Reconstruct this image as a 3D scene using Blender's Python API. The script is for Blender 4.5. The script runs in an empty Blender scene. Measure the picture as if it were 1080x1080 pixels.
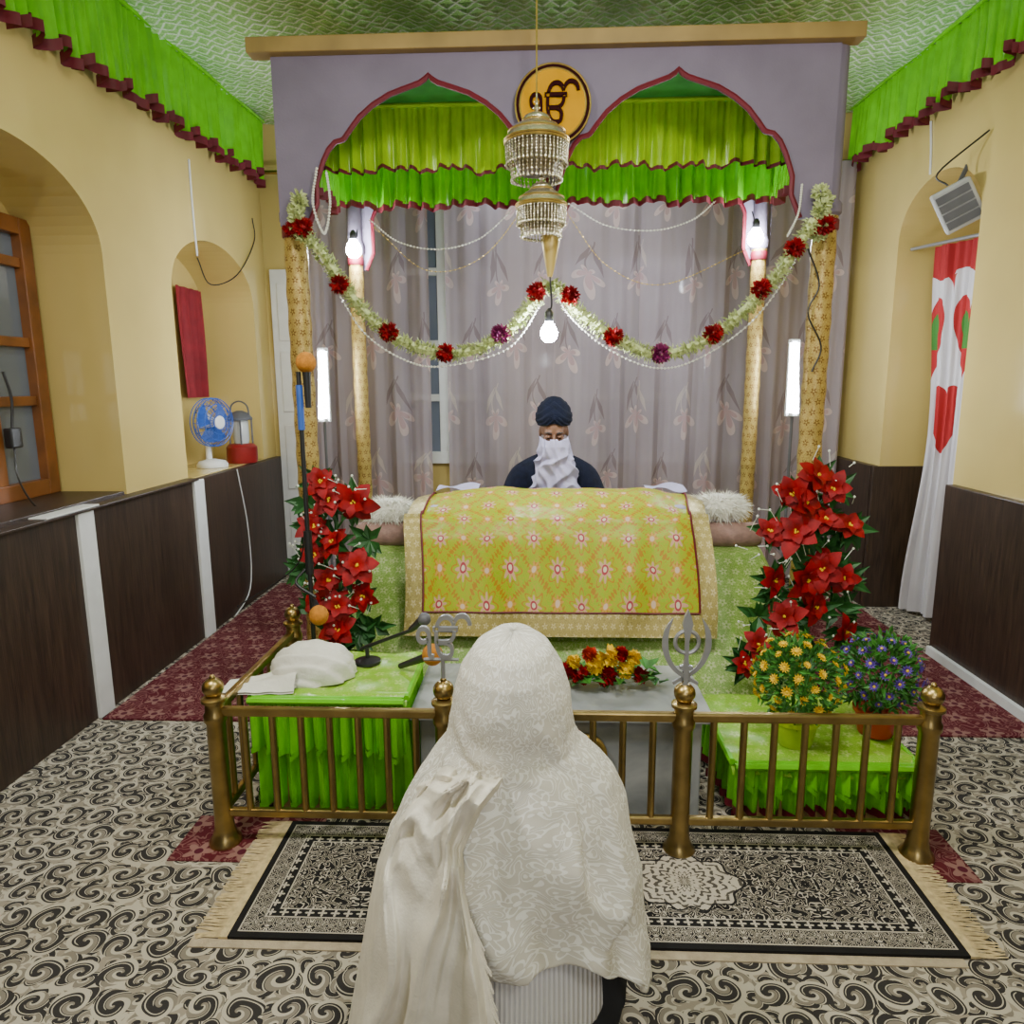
import bpy, bmesh, math, random
from mathutils import Vector, Matrix, noise
random.seed(7)
R=random.uniform; PI=math.pi; sin=math.sin; cos=math.cos
S=bpy.context.scene; COL=S.collection
V=Vector
# ---------------------------------------------------------------- camera
F=750.0; TH=math.atan(135/750); PS=math.radians(2.4); RO=math.radians(.35)
CAM=V((0,0,1.5))
Fh=V((-sin(PS),cos(PS),0)); Rt=V((cos(PS),sin(PS),0)); ZZ=V((0,0,1))
FW=Fh*cos(TH)-ZZ*sin(TH); UPV=Fh*sin(TH)+ZZ*cos(TH)
RR=Rt*cos(RO)-UPV*sin(RO); UU=UPV*cos(RO)+Rt*sin(RO)
def ray(px,py): return FW+RR*((px-540)/F)+UU*((540-py)/F)
def at(px,py,Y):
    d=ray(px,py); return CAM+d*(Y/d.y)
def atX(px,py,X):
    d=ray(px,py); return CAM+d*(X/d.x)
def atZ(px,py,Z):
    d=ray(px,py); return CAM+d*((Z-1.5)/d.z)
cd=bpy.data.cameras.new('camera'); cam=bpy.data.objects.new('camera',cd); COL.objects.link(cam)
cd.sensor_width=36; cd.lens=36*F/1080; cd.clip_start=.05
m4=Matrix((RR,UU,-FW)).transposed().to_4x4(); m4.translation=CAM
cam.matrix_world=m4; S.camera=cam
# ---------------------------------------------------------------- materials
def sock(nt,i,v):
    if isinstance(v,bpy.types.NodeSocket): nt.links.new(v,i)
    elif v is not None:
        if isinstance(v,tuple) and len(v)==3 and i.type=='RGBA': v=v+(1,)
        i.default_value=v
class NT:
    def __init__(s,name):
        s.m=bpy.data.materials.new(name); s.m.use_nodes=True; s.t=s.m.node_tree; s.b=s.t.nodes['Principled BSDF']
    def n(s,k): return s.t.nodes.new('ShaderNode'+k)
    def M(s,op,a,b=None,c=None):
        n=s.n('Math'); n.operation=op; sock(s.t,n.inputs[0],a)
        if b is not None: sock(s.t,n.inputs[1],b)
        if c is not None: sock(s.t,n.inputs[2],c)
        return n.outputs[0]
    def mix(s,f,a,b):
        n=s.n('Mix'); n.data_type='RGBA'; sock(s.t,n.inputs[0],f); sock(s.t,n.inputs[6],a); sock(s.t,n.inputs[7],b); return n.outputs[2]
    def co(s,k='Object'): return s.n('TexCoord').outputs[k]
    def xyz(s,v):
        n=s.n('SeparateXYZ'); sock(s.t,n.inputs[0],v); return n.outputs[0],n.outputs[1],n.outputs[2]
    def vec(s,x,y,z=0.0):
        n=s.n('CombineXYZ'); sock(s.t,n.inputs[0],x); sock(s.t,n.inputs[1],y); sock(s.t,n.inputs[2],z); return n.outputs[0]
    def mapv(s,v,sc):
        n=s.n('Mapping'); sock(s.t,n.inputs[0],v); n.inputs['Scale'].default_value=sc; return n.outputs[0]
    def noise(s,v,sc,det=3.,dist=0.):
        n=s.n('TexNoise'); sock(s.t,n.inputs['Vector'],v); n.inputs['Scale'].default_value=sc; n.inputs['Detail'].default_value=det; n.inputs['Distortion'].default_value=dist; return n.outputs[0]
    def vor(s,v,sc,feat='F1'):
        n=s.n('TexVoronoi'); n.feature=feat; sock(s.t,n.inputs['Vector'],v); n.inputs['Scale'].default_value=sc; return n.outputs['Distance']
    def ramp(s,f,a,b):
        n=s.n('MapRange'); sock(s.t,n.inputs[0],f); n.inputs[1].default_value=a; n.inputs[2].default_value=b; return n.outputs[0]
    def cell(s,x,y,shift=True):
        iy=s.M('FLOOR',y)
        if shift: x=s.M('ADD',x,s.M('MULTIPLY',s.M('MODULO',s.M('ABSOLUTE',iy),2.),.5))
        ix=s.M('FLOOR',x)
        fx=s.M('SUBTRACT',s.M('FRACT',x),.5); fy=s.M('SUBTRACT',s.M('FRACT',y),.5)
        r=s.M('SQRT',s.M('ADD',s.M('MULTIPLY',fx,fx),s.M('MULTIPLY',fy,fy)))
        a=s.M('ARCTAN2',fy,fx)
        w=s.n('TexWhiteNoise'); w.noise_dimensions='2D'; sock(s.t,w.inputs['Vector'],s.vec(ix,iy))
        return fx,fy,r,a,w.outputs[0]
    def bump(s,h,st=.3,d=.01):
        n=s.n('Bump'); sock(s.t,n.inputs['Height'],h); n.inputs['Strength'].default_value=st; n.inputs['Distance'].default_value=d
        s.t.links.new(n.outputs[0],s.b.inputs['Normal'])
    def col(s,c): sock(s.t,s.b.inputs['Base Color'],c)
    def set(s,rough=.5,metal=0.,spec=None,**k):
        s.b.inputs['Roughness'].default_value=rough; s.b.inputs['Metallic'].default_value=metal
        if spec is not None: s.b.inputs['Specular IOR Level'].default_value=spec
        return s.m
def plain(name,c,rough=.5,metal=0.,var=.15,sc=12.,bump=0.,bsc=60.,spec=None):
    n=NT(name); o=n.co()
    f=n.noise(o,sc,3.)
    dk=tuple(x*(1-var) for x in c); lt=tuple(min(1,x*(1+var)) for x in c)
    n.col(n.mix(n.ramp(f,.3,.7),dk,lt))
    if bump: n.bump(n.noise(o,bsc,2.),bump,.01)
    return n.set(rough,metal,spec)
def emit(name,c,st):
    n=NT(name); n.col((.8,.8,.8)); n.b.inputs['Emission Color'].default_value=c+(1,); n.b.inputs['Emission Strength'].default_value=st
    return n.set(.4)
MT={}
MT['wall']=plain('yellow_gloss_paint',(.58,.44,.15),.1,0,.08,1.5,.10,6)
MT['satin']=plain('lime_satin',(.14,.52,.006),.2,0,.15,9)
MT['satin2']=plain('yellow_lime_satin',(.37,.62,.008),.26,0,.12,9)
MT['dkgreen']=plain('green_lining',(.04,.28,.05),.6)
MT['maroon']=plain('maroon_trim',(.13,.003,.013),.6)
MT['signdark']=plain('sign_dark_ink',(.022,.001,.002),.75,0,.1,12,0,60,.1)
MT['red']=plain('red_petal',(.25,.0015,.004),.6,0,.4,20,0,60,.25)
MT['purple']=plain('purple_panel_cloth',(.175,.145,.205),.75,0,.1,4,.1,90)
MT['oak']=plain('varnished_board',(.30,.195,.055),.5,0,.2,6)
MT['brass']=plain('aged_brass',(.38,.27,.10),.32,1.,.2,15)
MT['gold']=plain('bright_gold',(.55,.38,.10),.35,.8,.2,20)
MT['chh']=plain('silver_gold_leaf',(.66,.60,.44),.2,.85,.2,40,.25,150)
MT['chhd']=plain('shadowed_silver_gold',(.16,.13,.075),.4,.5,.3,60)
MT['white']=plain('white_paint',(.70,.70,.68),.45,0,.05)
MT['offwhite']=plain('aged_white_case',(.46,.46,.45),.5,0,.15)
MT['blk']=plain('black_plastic',(.012,.012,.013),.4,0,.1)
MT['steel']=plain('brushed_steel',(.34,.34,.35),.4,.6,.1)
MT['navy']=plain('navy_cloth',(.005,.007,.019),.85,0,.3,30,.3,120,.2)
MT['maskw']=plain('white_scarf_cloth',(.46,.43,.62),.8,0,.06,20,.1,100)
MT['skin']=plain('warm_skin',(.22,.105,.06),.55,0,.08,30)
MT['skin2']=plain('fair_skin',(.5,.31,.22),.5,0,.08,30)
MT['hair']=plain('dark_hair',(.012,.009,.008),.5,0,.2,40)
MT['eyew']=plain('eye_white',(.5,.46,.42),.2); MT['iris']=plain('iris_brown',(.02,.012,.008),.15)
MT['lip']=plain('lips',(.35,.13,.11),.45)
MT['orangefoam']=plain('orange_foam',(.48,.18,.015),.95,0,.2,60,.4,200)
MT['pearl']=plain('pearl_bead',(.62,.60,.52),.25,0,.1)
MT['garl']=plain('pale_green_petal',(.48,.54,.22),.6,0,.35,60)
MT['pinkp']=plain('magenta_petal',(.22,.015,.10),.5,0,.3,30)
MT['leaf']=plain('dark_leaf',(.02,.10,.018),.5,0,.45,18)
MT['leaf2']=plain('fresh_leaf',(.045,.19,.022),.5,0,.4,25)
MT['yel']=plain('yellow_petal',(.74,.48,.006),.55,0,.15,30)
MT['signy']=plain('sign_amber',(.56,.27,.0),.8,0,.12,8,0,60,.1)
MT['vio']=plain('violet_petal',(.12,.055,.38),.55,0,.3,30)
MT['sprig']=plain('white_sprig',(.75,.78,.68),.6)
MT['limepot']=plain('lime_plastic_pot',(.40,.55,.01),.35); MT['redpot']=plain('red_plastic_pot',(.48,.03,.008),.35)
MT['bolster']=plain('dusty_rose_velvet',(.32,.19,.16),.8,0,.2,25,.3,80)
MT['fur']=plain('white_hair',(.80,.78,.69),.7,0,.1)
MT['bundle']=plain('cream_muslin',(.70,.68,.60),.85,0,.04,10,.25,70)
MT['fanblue']=plain('blue_fan_plastic',(.03,.10,.42),.35); MT['redpl']=plain('red_enamel',(.24,.010,.010),.35)
MT['orangewood']=plain('brown_orange_varnished_wood',(.20,.068,.015),.35,0,.25,8)
MT['fringe']=plain('straw_fringe',(.52,.40,.21),.8,0,.25,50)
MT['beige']=plain('beige_mat',(.42,.34,.23),.9,0,.15,30,.4,150)
MT['redcloth']=plain('red_cotton',(.22,.007,.014),.8,0,.2,10)
MT['leg']=plain('black_leggings',(.01,.01,.012),.8)
MT['grey']=plain('grey_louvre',(.10,.10,.11),.5)
MT['bulb']=emit('lit_bulb',(.84,.91,1.),380.); MT['tube']=emit('lit_tube',(.82,.90,1.),150.)
def glassm(name,c,r=.05):
    n=NT(name); n.col(n.mix(n.noise(n.co(),3.),c,tuple(min(1,x*1.5) for x in c))); return n.set(r,0,.8)
MT['pane']=glassm('window_pane',(.11,.13,.16)); MT['pane2']=glassm('dusk_pane',(.16,.185,.24))
MT['lglass']=glassm('lantern_glass',(.45,.47,.46))
def wood():
    n=NT('dark_wood_laminate'); o=n.co()
    f=n.noise(n.mapv(o,(9,9,.7)),6.,5.,.6); g=n.noise(n.mapv(o,(40,40,1.2)),5.,2.)
    n.col(n.mix(n.ramp(n.M('ADD',n.M('MULTIPLY',f,.6),n.M('MULTIPLY',g,.4)),.3,.7),(.012,.007,.005),(.062,.035,.021))); n.bump(g,.1,.004); return n.set(.42)
MT['dado']=wood()
def carpet():
    n=NT('scroll_carpet'); o=n.co(); x,y,z=n.xyz(o)
    K=9.6
    d1=n.M('MULTIPLY',n.M('SUBTRACT',n.noise(o,7.,0.),.5),.45); d2=n.M('MULTIPLY',n.M('SUBTRACT',n.noise(n.mapv(o,(1.,1.2,1.)),7.5,0.),.5),.45)
    xs=n.M('ADD',n.M('MULTIPLY',x,K),d1); ys=n.M('ADD',n.M('MULTIPLY',y,K*1.1),d2)
    cream=(.46,.405,.315); tan=(.21,.18,.14); dark=(.032,.028,.026)
    def hooks(c,X,Y,rmax,tw,k0):
        fx,fy,r,a,w=n.cell(X,Y)
        h=n.M('SUBTRACT',n.M('MULTIPLY',n.M('GREATER_THAN',w,.5),2.),1.)
        ph=n.M('MULTIPLY',w,12.56); ah=n.M('MULTIPLY',a,h)
        t=n.M('ADD',n.M('ADD',ah,n.M('MULTIPLY',n.M('POWER',r,.6),tw)),ph)
        s1=n.M('SINE',t); s2=n.M('SINE',n.M('ADD',t,1.6)); s3=n.M('SINE',n.M('ADD',n.M('MULTIPLY',t,3.),.6))
        ins=n.M('LESS_THAN',r,n.M('ADD',rmax,n.M('MULTIPLY',n.M('SINE',n.M('ADD',ah,ph)),rmax*.22)))
        th=n.M('ADD',k0,n.M('MULTIPLY',r,.6/(rmax*2.)))
        c=n.mix(n.M('MULTIPLY',ins,n.M('GREATER_THAN',s2,n.M('ADD',th,.05))),c,tan)
        c=n.mix(n.M('MULTIPLY',ins,n.M('GREATER_THAN',s1,th)),c,dark)
        c=n.mix(n.M('MULTIPLY',n.M('MULTIPLY',ins,n.M('GREATER_THAN',s3,.88)),n.M('GREATER_THAN',r,rmax*.4)),c,cream)
        return c,ins
    ground=n.mix(n.M('GREATER_THAN',n.noise(o,30.,1.,.6),.52),cream,(.29,.245,.185))
    c,ins=hooks(ground,n.M('ADD',n.M('MULTIPLY',xs,1.6),.35),n.M('ADD',n.M('MULTIPLY',ys,1.6),.5),.48,9.5,-.2)
    big,ins=hooks(cream,xs,ys,.44,12.5,-.3)
    c=n.mix(ins,c,big)
    n.col(c); n.bump(n.noise(n.co(),300.,1.),.3,.004); return n.set(.9,0,.2)
MT['carpet']=carpet()
def rugm():
    n=NT('black_cream_rug'); x,y,z=n.xyz(n.co())
    ax=n.M('ABSOLUTE',x); ay=n.M('ABSOLUTE',y)
    d=n.M('MINIMUM',n.M('SUBTRACT',.995,ax),n.M('SUBTRACT',.262,ay))
    px=n.M('PINGPONG',n.M('ADD',ax,.0),.33)
    nz=n.noise(n.vec(px,ay,0.),26.,1.2,1.1)
    line=n.M('GREATER_THAN',n.M('SINE',n.M('MULTIPLY',nz,62.)),.55)
    fx,fy,r,a,w=n.cell(n.M('MULTIPLY',x,27.),n.M('MULTIPLY',y,27.),False)
    nb=n.noise(n.vec(n.M('PINGPONG',ax,.06),n.M('PINGPONG',ay,.06),.3),45.,1.,.8)
    br=n.M('GREATER_THAN',n.M('SINE',n.M('MULTIPLY',nb,60.)),.4)
    br2=n.M('LESS_THAN',r,n.M('ADD',.24,n.M('MULTIPLY',n.M('COSINE',n.M('MULTIPLY',a,4.)),.13)))
    mx=n.M('SUBTRACT',ax,.30)
    rr=n.M('SQRT',n.M('ADD',n.M('MULTIPLY',n.M('MULTIPLY',mx,mx),.8),n.M('MULTIPLY',n.M('MULTIPLY',y,y),1.7)))
    an=n.M('ARCTAN2',y,mx)
    mn_=n.noise(n.vec(n.M('ABSOLUTE',mx),ay,.7),50.,1.,1.)
    med=n.M('GREATER_THAN',n.M('ADD',n.M('SINE',n.M('ADD',n.M('MULTIPLY',rr,230.),n.M('MULTIPLY',n.M('COSINE',n.M('MULTIPLY',an,16.)),2.))),n.M('MULTIPLY',n.M('SUBTRACT',mn_,.5),5.)),-.5)
    cream=(.45,.395,.32); blk=(.010,.009,.009)
    f=n.mix(line,blk,cream)
    mr=n.M('ADD',.145,n.M('MULTIPLY',n.M('COSINE',n.M('MULTIPLY',an,10.)),.012))
    f=n.mix(n.M('LESS_THAN',rr,n.M('ADD',mr,.008)),f,blk)
    f=n.mix(n.M('LESS_THAN',rr,mr),f,n.mix(med,(.07,.06,.05),cream))
    f=n.mix(n.M('LESS_THAN',d,.112),f,cream)
    f=n.mix(n.M('LESS_THAN',d,.108),f,n.mix(br2,blk,cream))
    f=n.mix(n.M('LESS_THAN',d,.08),f,cream)
    f=n.mix(n.M('LESS_THAN',d,.076),f,n.mix(br,blk,cream))
    f=n.mix(n.M('LESS_THAN',d,.024),f,cream)
    f=n.mix(n.M('LESS_THAN',d,.02),f,blk)
    n.col(f); n.bump(n.noise(n.co(),250.,1.),.3,.003); return n.set(.85,0,.2)
MT['rug']=rugm()
def redrug():
    n=NT('red_floral_rug'); x,y,z=n.xyz(n.co())
    fx,fy,r,a,w=n.cell(n.M('MULTIPLY',x,7.),n.M('MULTIPLY',y,7.))
    p=n.M('LESS_THAN',r,n.M('ADD',.25,n.M('MULTIPLY',n.M('COSINE',n.M('MULTIPLY',a,5.)),.1)))
    nz=n.M('GREATER_THAN',n.M('SINE',n.M('MULTIPLY',n.noise(n.co(),14.,1.,1.),50.)),.5)
    c=n.mix(nz,(.085,.009,.014),(.18,.07,.065)); c=n.mix(p,c,(.24,.12,.10)); c=n.mix(n.M('LESS_THAN',r,.1),c,(.08,.01,.02))
    n.col(c); return n.set(.9,0,.2)
MT['redrug']=redrug()
def ceilm():
    n=NT('green_shirred_ceiling'); o=n.co(); x,y,z=n.xyz(o)
    w1=n.M('MULTIPLY',n.M('SUBTRACT',n.noise(o,6.,1.),.5),.35)
    fx,fy,r,a,w=n.cell(n.M('ADD',n.M('MULTIPLY',x,11.),w1),n.M('ADD',n.M('MULTIPLY',y,11.),w1))
    e=n.M('ADD',n.M('ABSOLUTE',fx),n.M('ABSOLUTE',fy))
    nz=n.noise(o,110.,2.)
    k=n.M('MULTIPLY',n.ramp(n.M('ABSOLUTE',n.M('SUBTRACT',e,.5)),.13,.03),n.ramp(nz,.25,.5))
    n.col(n.mix(k,n.mix(n.ramp(nz,.3,.7),(.26,.54,.14),(.50,.76,.32)),(.93,.96,.86))); n.bump(n.M('ADD',n.M('MULTIPLY',n.M('ABSOLUTE',n.M('SUBTRACT',e,.5)),1.6),n.M('MULTIPLY',nz,.4)),.5,.025); return n.set(.2)
MT['ceil']=ceilm()
def sheer():
    n=NT('mauve_sheer_floral'); u,v,_=n.xyz(n.co('UV'))
    wv=n.M('MULTIPLY',n.M('SUBTRACT',n.noise(n.co('UV'),2.,0.),.5),.5)
    fx,fy,r,a,w=n.cell(n.M('ADD',n.M('MULTIPLY',u,2.4),wv),n.M('ADD',n.M('MULTIPLY',v,2.0),wv))
    a2=n.M('ADD',n.M('SUBTRACT',a,1.5708),n.M('MULTIPLY',n.M('SUBTRACT',w,.5),.9))
    fl=n.M('LESS_THAN',r,n.M('MULTIPLY',n.M('ABSOLUTE',n.M('COSINE',n.M('MULTIPLY',a2,2.5))),n.M('ADD',.22,n.M('MULTIPLY',n.M('SINE',a),.12))))
    fin=n.M('LESS_THAN',r,n.M('MULTIPLY',n.M('ABSOLUTE',n.M('COSINE',n.M('MULTIPLY',a2,2.5))),n.M('ADD',.14,n.M('MULTIPLY',n.M('SINE',a),.08))))
    stem=n.M('MULTIPLY',n.M('LESS_THAN',n.M('ABSOLUTE',n.M('SUBTRACT',fx,n.M('MULTIPLY',n.M('SINE',n.M('MULTIPLY',fy,9.)),.06))),.012),n.M('LESS_THAN',fy,0.))
    lf=n.M('LESS_THAN',n.M('ADD',n.M('ABSOLUTE',n.M('SUBTRACT',n.M('ABSOLUTE',fx),n.M('MULTIPLY',n.M('ADD',fy,.45),.5))),n.M('MULTIPLY',n.M('ABSOLUTE',n.M('ADD',fy,.25)),.25)),.05)
    base=n.mix(n.noise(n.co('UV'),3.),(.31,.25,.275),(.40,.335,.36))
    c=n.mix(n.M('MULTIPLY',n.M('MAXIMUM',stem,lf),.75),base,n.mix(n.M('GREATER_THAN',w,.45),(.54,.45,.40),(.20,.14,.15)))
    c=n.mix(n.M('MULTIPLY',fl,n.M('ADD',.45,n.M('MULTIPLY',w,.5))),c,(.64,.48,.45)); c=n.mix(n.M('MULTIPLY',fin,.6),c,(.40,.23,.26))
    n.col(c); n.b.inputs['Alpha'].default_value=.80
    return n.set(.75)
MT['sheer']=sheer()
def rumala():
    n=NT('yellow_brocade'); u,v,_=n.xyz(n.co('UV'))
    wv=n.M('MULTIPLY',n.M('SUBTRACT',n.noise(n.co('UV'),9.,1.),.5),.25)
    p=n.M('ADD',n.M('MULTIPLY',n.M('ADD',u,v),4.6),wv); q=n.M('SUBTRACT',n.M('MULTIPLY',n.M('SUBTRACT',u,v),4.6),wv)
    fx,fy,r,a,w=n.cell(p,q,False)
    mx=n.M('MAXIMUM',n.M('ABSOLUTE',fx),n.M('ABSOLUTE',fy)); mn=n.M('MINIMUM',n.M('ABSOLUTE',fx),n.M('ABSOLUTE',fy))
    yel=n.mix(n.noise(n.co('UV'),6.),(.25,.44,.0),(.37,.49,.0))
    cv=n.M('GREATER_THAN',n.M('SINE',n.M('MULTIPLY',n.noise(n.co('UV'),28.,1.,1.4),60.)),.5)
    c=n.mix(n.M('MULTIPLY',cv,.8),yel,(.50,.34,.02))
    lz=n.M('ADD',mx,n.M('MULTIPLY',n.M('SINE',n.M('MULTIPLY',mn,70.)),.045))
    lat=n.M('MULTIPLY',n.M('GREATER_THAN',lz,.45),n.M('GREATER_THAN',n.noise(n.co('UV'),40.,1.),.40))
    c=n.mix(n.M('MULTIPLY',lat,.85),c,(.46,.18,.008))
    rg=n.M('LESS_THAN',n.M('ABSOLUTE',n.M('SUBTRACT',r,n.M('ADD',.28,n.M('MULTIPLY',n.M('COSINE',n.M('MULTIPLY',a,8.)),.07)))),.022)
    c=n.mix(rg,c,(.48,.21,.01))
    fl=n.M('LESS_THAN',r,n.M('ADD',.18,n.M('MULTIPLY',n.M('COSINE',n.M('MULTIPLY',a,8.)),.065)))
    c=n.mix(fl,c,(.64,.36,.22)); c=n.mix(n.M('LESS_THAN',r,.10),c,(.40,.04,.06)); c=n.mix(n.M('LESS_THAN',r,.055),c,(.72,.64,.44))
    cx=n.M('SUBTRACT',.5,n.M('ABSOLUTE',fx)); cy=n.M('SUBTRACT',.5,n.M('ABSOLUTE',fy))
    rc=n.M('SQRT',n.M('ADD',n.M('MULTIPLY',cx,cx),n.M('MULTIPLY',cy,cy))); ac=n.M('ARCTAN2',cy,cx)
    f2=n.M('LESS_THAN',rc,n.M('ADD',.14,n.M('MULTIPLY',n.M('COSINE',n.M('MULTIPLY',ac,8.)),.055)))
    c=n.mix(f2,c,(.60,.32,.05)); c=n.mix(n.M('LESS_THAN',rc,.07),c,(.70,.50,.34))
    n.col(c); n.bump(n.M('ADD',fl,cv),.4,.004); return n.set(.36,0,.3)
MT['rumala']=rumala()
def brocade(name,base,mot,mot2,k=14.,rough=.5,metal=0.):
    n=NT(name); u,v,_=n.xyz(n.co('UV'))
    fx,fy,r,a,w=n.cell(n.M('MULTIPLY',u,k),n.M('MULTIPLY',v,k))
    nz=n.noise(n.co('UV'),k*2.6,2.,1.)
    fl=n.M('LESS_THAN',r,n.M('ADD',.24,n.M('MULTIPLY',n.M('COSINE',n.M('ADD',n.M('MULTIPLY',a,5.),n.M('MULTIPLY',w,6.))),.11)))
    cv=n.M('GREATER_THAN',n.M('SINE',n.M('MULTIPLY',nz,40.)),.55)
    c=n.mix(n.M('MULTIPLY',cv,.8),base,mot2); c=n.mix(fl,c,mot); c=n.mix(n.M('LESS_THAN',r,.09),c,base)
    n.col(c); n.bump(n.M('ADD',fl,cv),.35,.004); return n.set(rough,metal)
MT['greenbro']=brocade('light_green_brocade',(.20,.36,.045),(.47,.56,.24),(.41,.52,.18),17.)
MT['border']=brocade('gold_border_brocade',(.44,.35,.10),(.60,.50,.24),(.26,.20,.06),26.,.35,.3)
MT['pillar']=brocade('gold_floral_pillar_wrap',(.50,.36,.10),(.20,.10,.015),(.30,.17,.03),20.,.4,.3)
MT['toplime']=brocade('lime_brocade_top',(.22,.46,.015),(.42,.58,.14),(.33,.53,.07),18.,.28)
def poppy():
    n=NT('white_red_heart_curtain'); u,v,_=n.xyz(n.co('UV'))
    wh=n.mix(n.noise(n.co('UV'),4.),(.50,.46,.48),(.64,.61,.62))
    def heart(c,K1,K2,ou,ov,size,colr,v0,v1,shift):
        fx,fy,r,a,w=n.cell(n.M('MULTIPLY',n.M('ADD',u,ou),K1),n.M('MULTIPLY',n.M('ADD',v,ov),K2),shift)
        yy=n.M('SUBTRACT',n.M('MULTIPLY',fy,-1.),n.M('MULTIPLY',n.M('SQRT',n.M('ABSOLUTE',fx)),.55))
        yy=n.M('ADD',yy,.08)
        hh=n.M('LESS_THAN',n.M('ADD',n.M('MULTIPLY',fx,fx),n.M('MULTIPLY',yy,yy)),size)
        k=n.M('MULTIPLY',hh,n.M('MULTIPLY',n.M('GREATER_THAN',v,v0),n.M('LESS_THAN',v,v1)))
        return n.mix(k,c,colr)
    top=n.M('LESS_THAN',v,n.M('ADD',.18,n.M('MULTIPLY',n.M('SINE',n.M('MULTIPLY',u,14.)),.03)))
    c=n.mix(top,wh,(.34,.010,.012))
    c=heart(c,2.2,1.9,0.,.22,.15,(.38,.010,.012),.18,1.25,True)
    c=heart(c,2.2,1.9,0.,.22,.06,(.04,.18,.02),.18,.62,True)
    n.col(c); return n.set(.8)
MT['poppy']=poppy()
def marble():
    n=NT('grey_marble'); o=n.co(); f=n.noise(o,4.,6.,1.5); n.col(n.mix(n.ramp(f,.35,.65),(.19,.205,.21),(.36,.37,.37))); return n.set(.3)
MT['marble']=marble()
def shawlm():
    n=NT('cream_embroidered_shawl'); o=n.co('UV')
    nz=n.noise(o,15.,0.,1.4); cv=n.M('GREATER_THAN',n.M('SINE',n.M('MULTIPLY',nz,46.)),.5)
    u,v,_=n.xyz(o); fx,fy,r,a,w=n.cell(n.M('MULTIPLY',u,11.),n.M('MULTIPLY',v,11.))
    ph=n.M('MULTIPLY',w,6.28)
    pe=n.M('LESS_THAN',r,n.M('ADD',.28,n.M('MULTIPLY',n.M('COSINE',n.M('ADD',n.M('MULTIPLY',a,5.),ph)),.11)))
    pi=n.M('LESS_THAN',r,n.M('ADD',.20,n.M('MULTIPLY',n.M('COSINE',n.M('ADD',n.M('MULTIPLY',a,5.),ph)),.10)))
    pt=n.M('SUBTRACT',pe,n.M('MULTIPLY',pi,n.M('GREATER_THAN',r,.08)))
    k=n.M('ADD',n.M('MULTIPLY',cv,n.M('SUBTRACT',1.,pe)),pt)
    n.col(n.mix(k,(.64,.60,.52),(.87,.85,.79))); n.bump(k,.9,.007); return n.set(.8,0,.25)
MT['shawl']=shawlm()
MT['shawl2']=plain('cream_plain_weave',(.76,.71,.61),.9,0,.08,20,.15,180,.2)
def ribm():
    n=NT('white_rib_knit'); x,y,z=n.xyz(n.co()); w=n.M('SINE',n.M('MULTIPLY',x,620.)); n.col(n.mix(n.ramp(w,-1.,1.),(.56,.54,.54),(.76,.74,.73))); n.bump(w,.5,.004); return n.set(.9)
MT['rib']=ribm()
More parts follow.
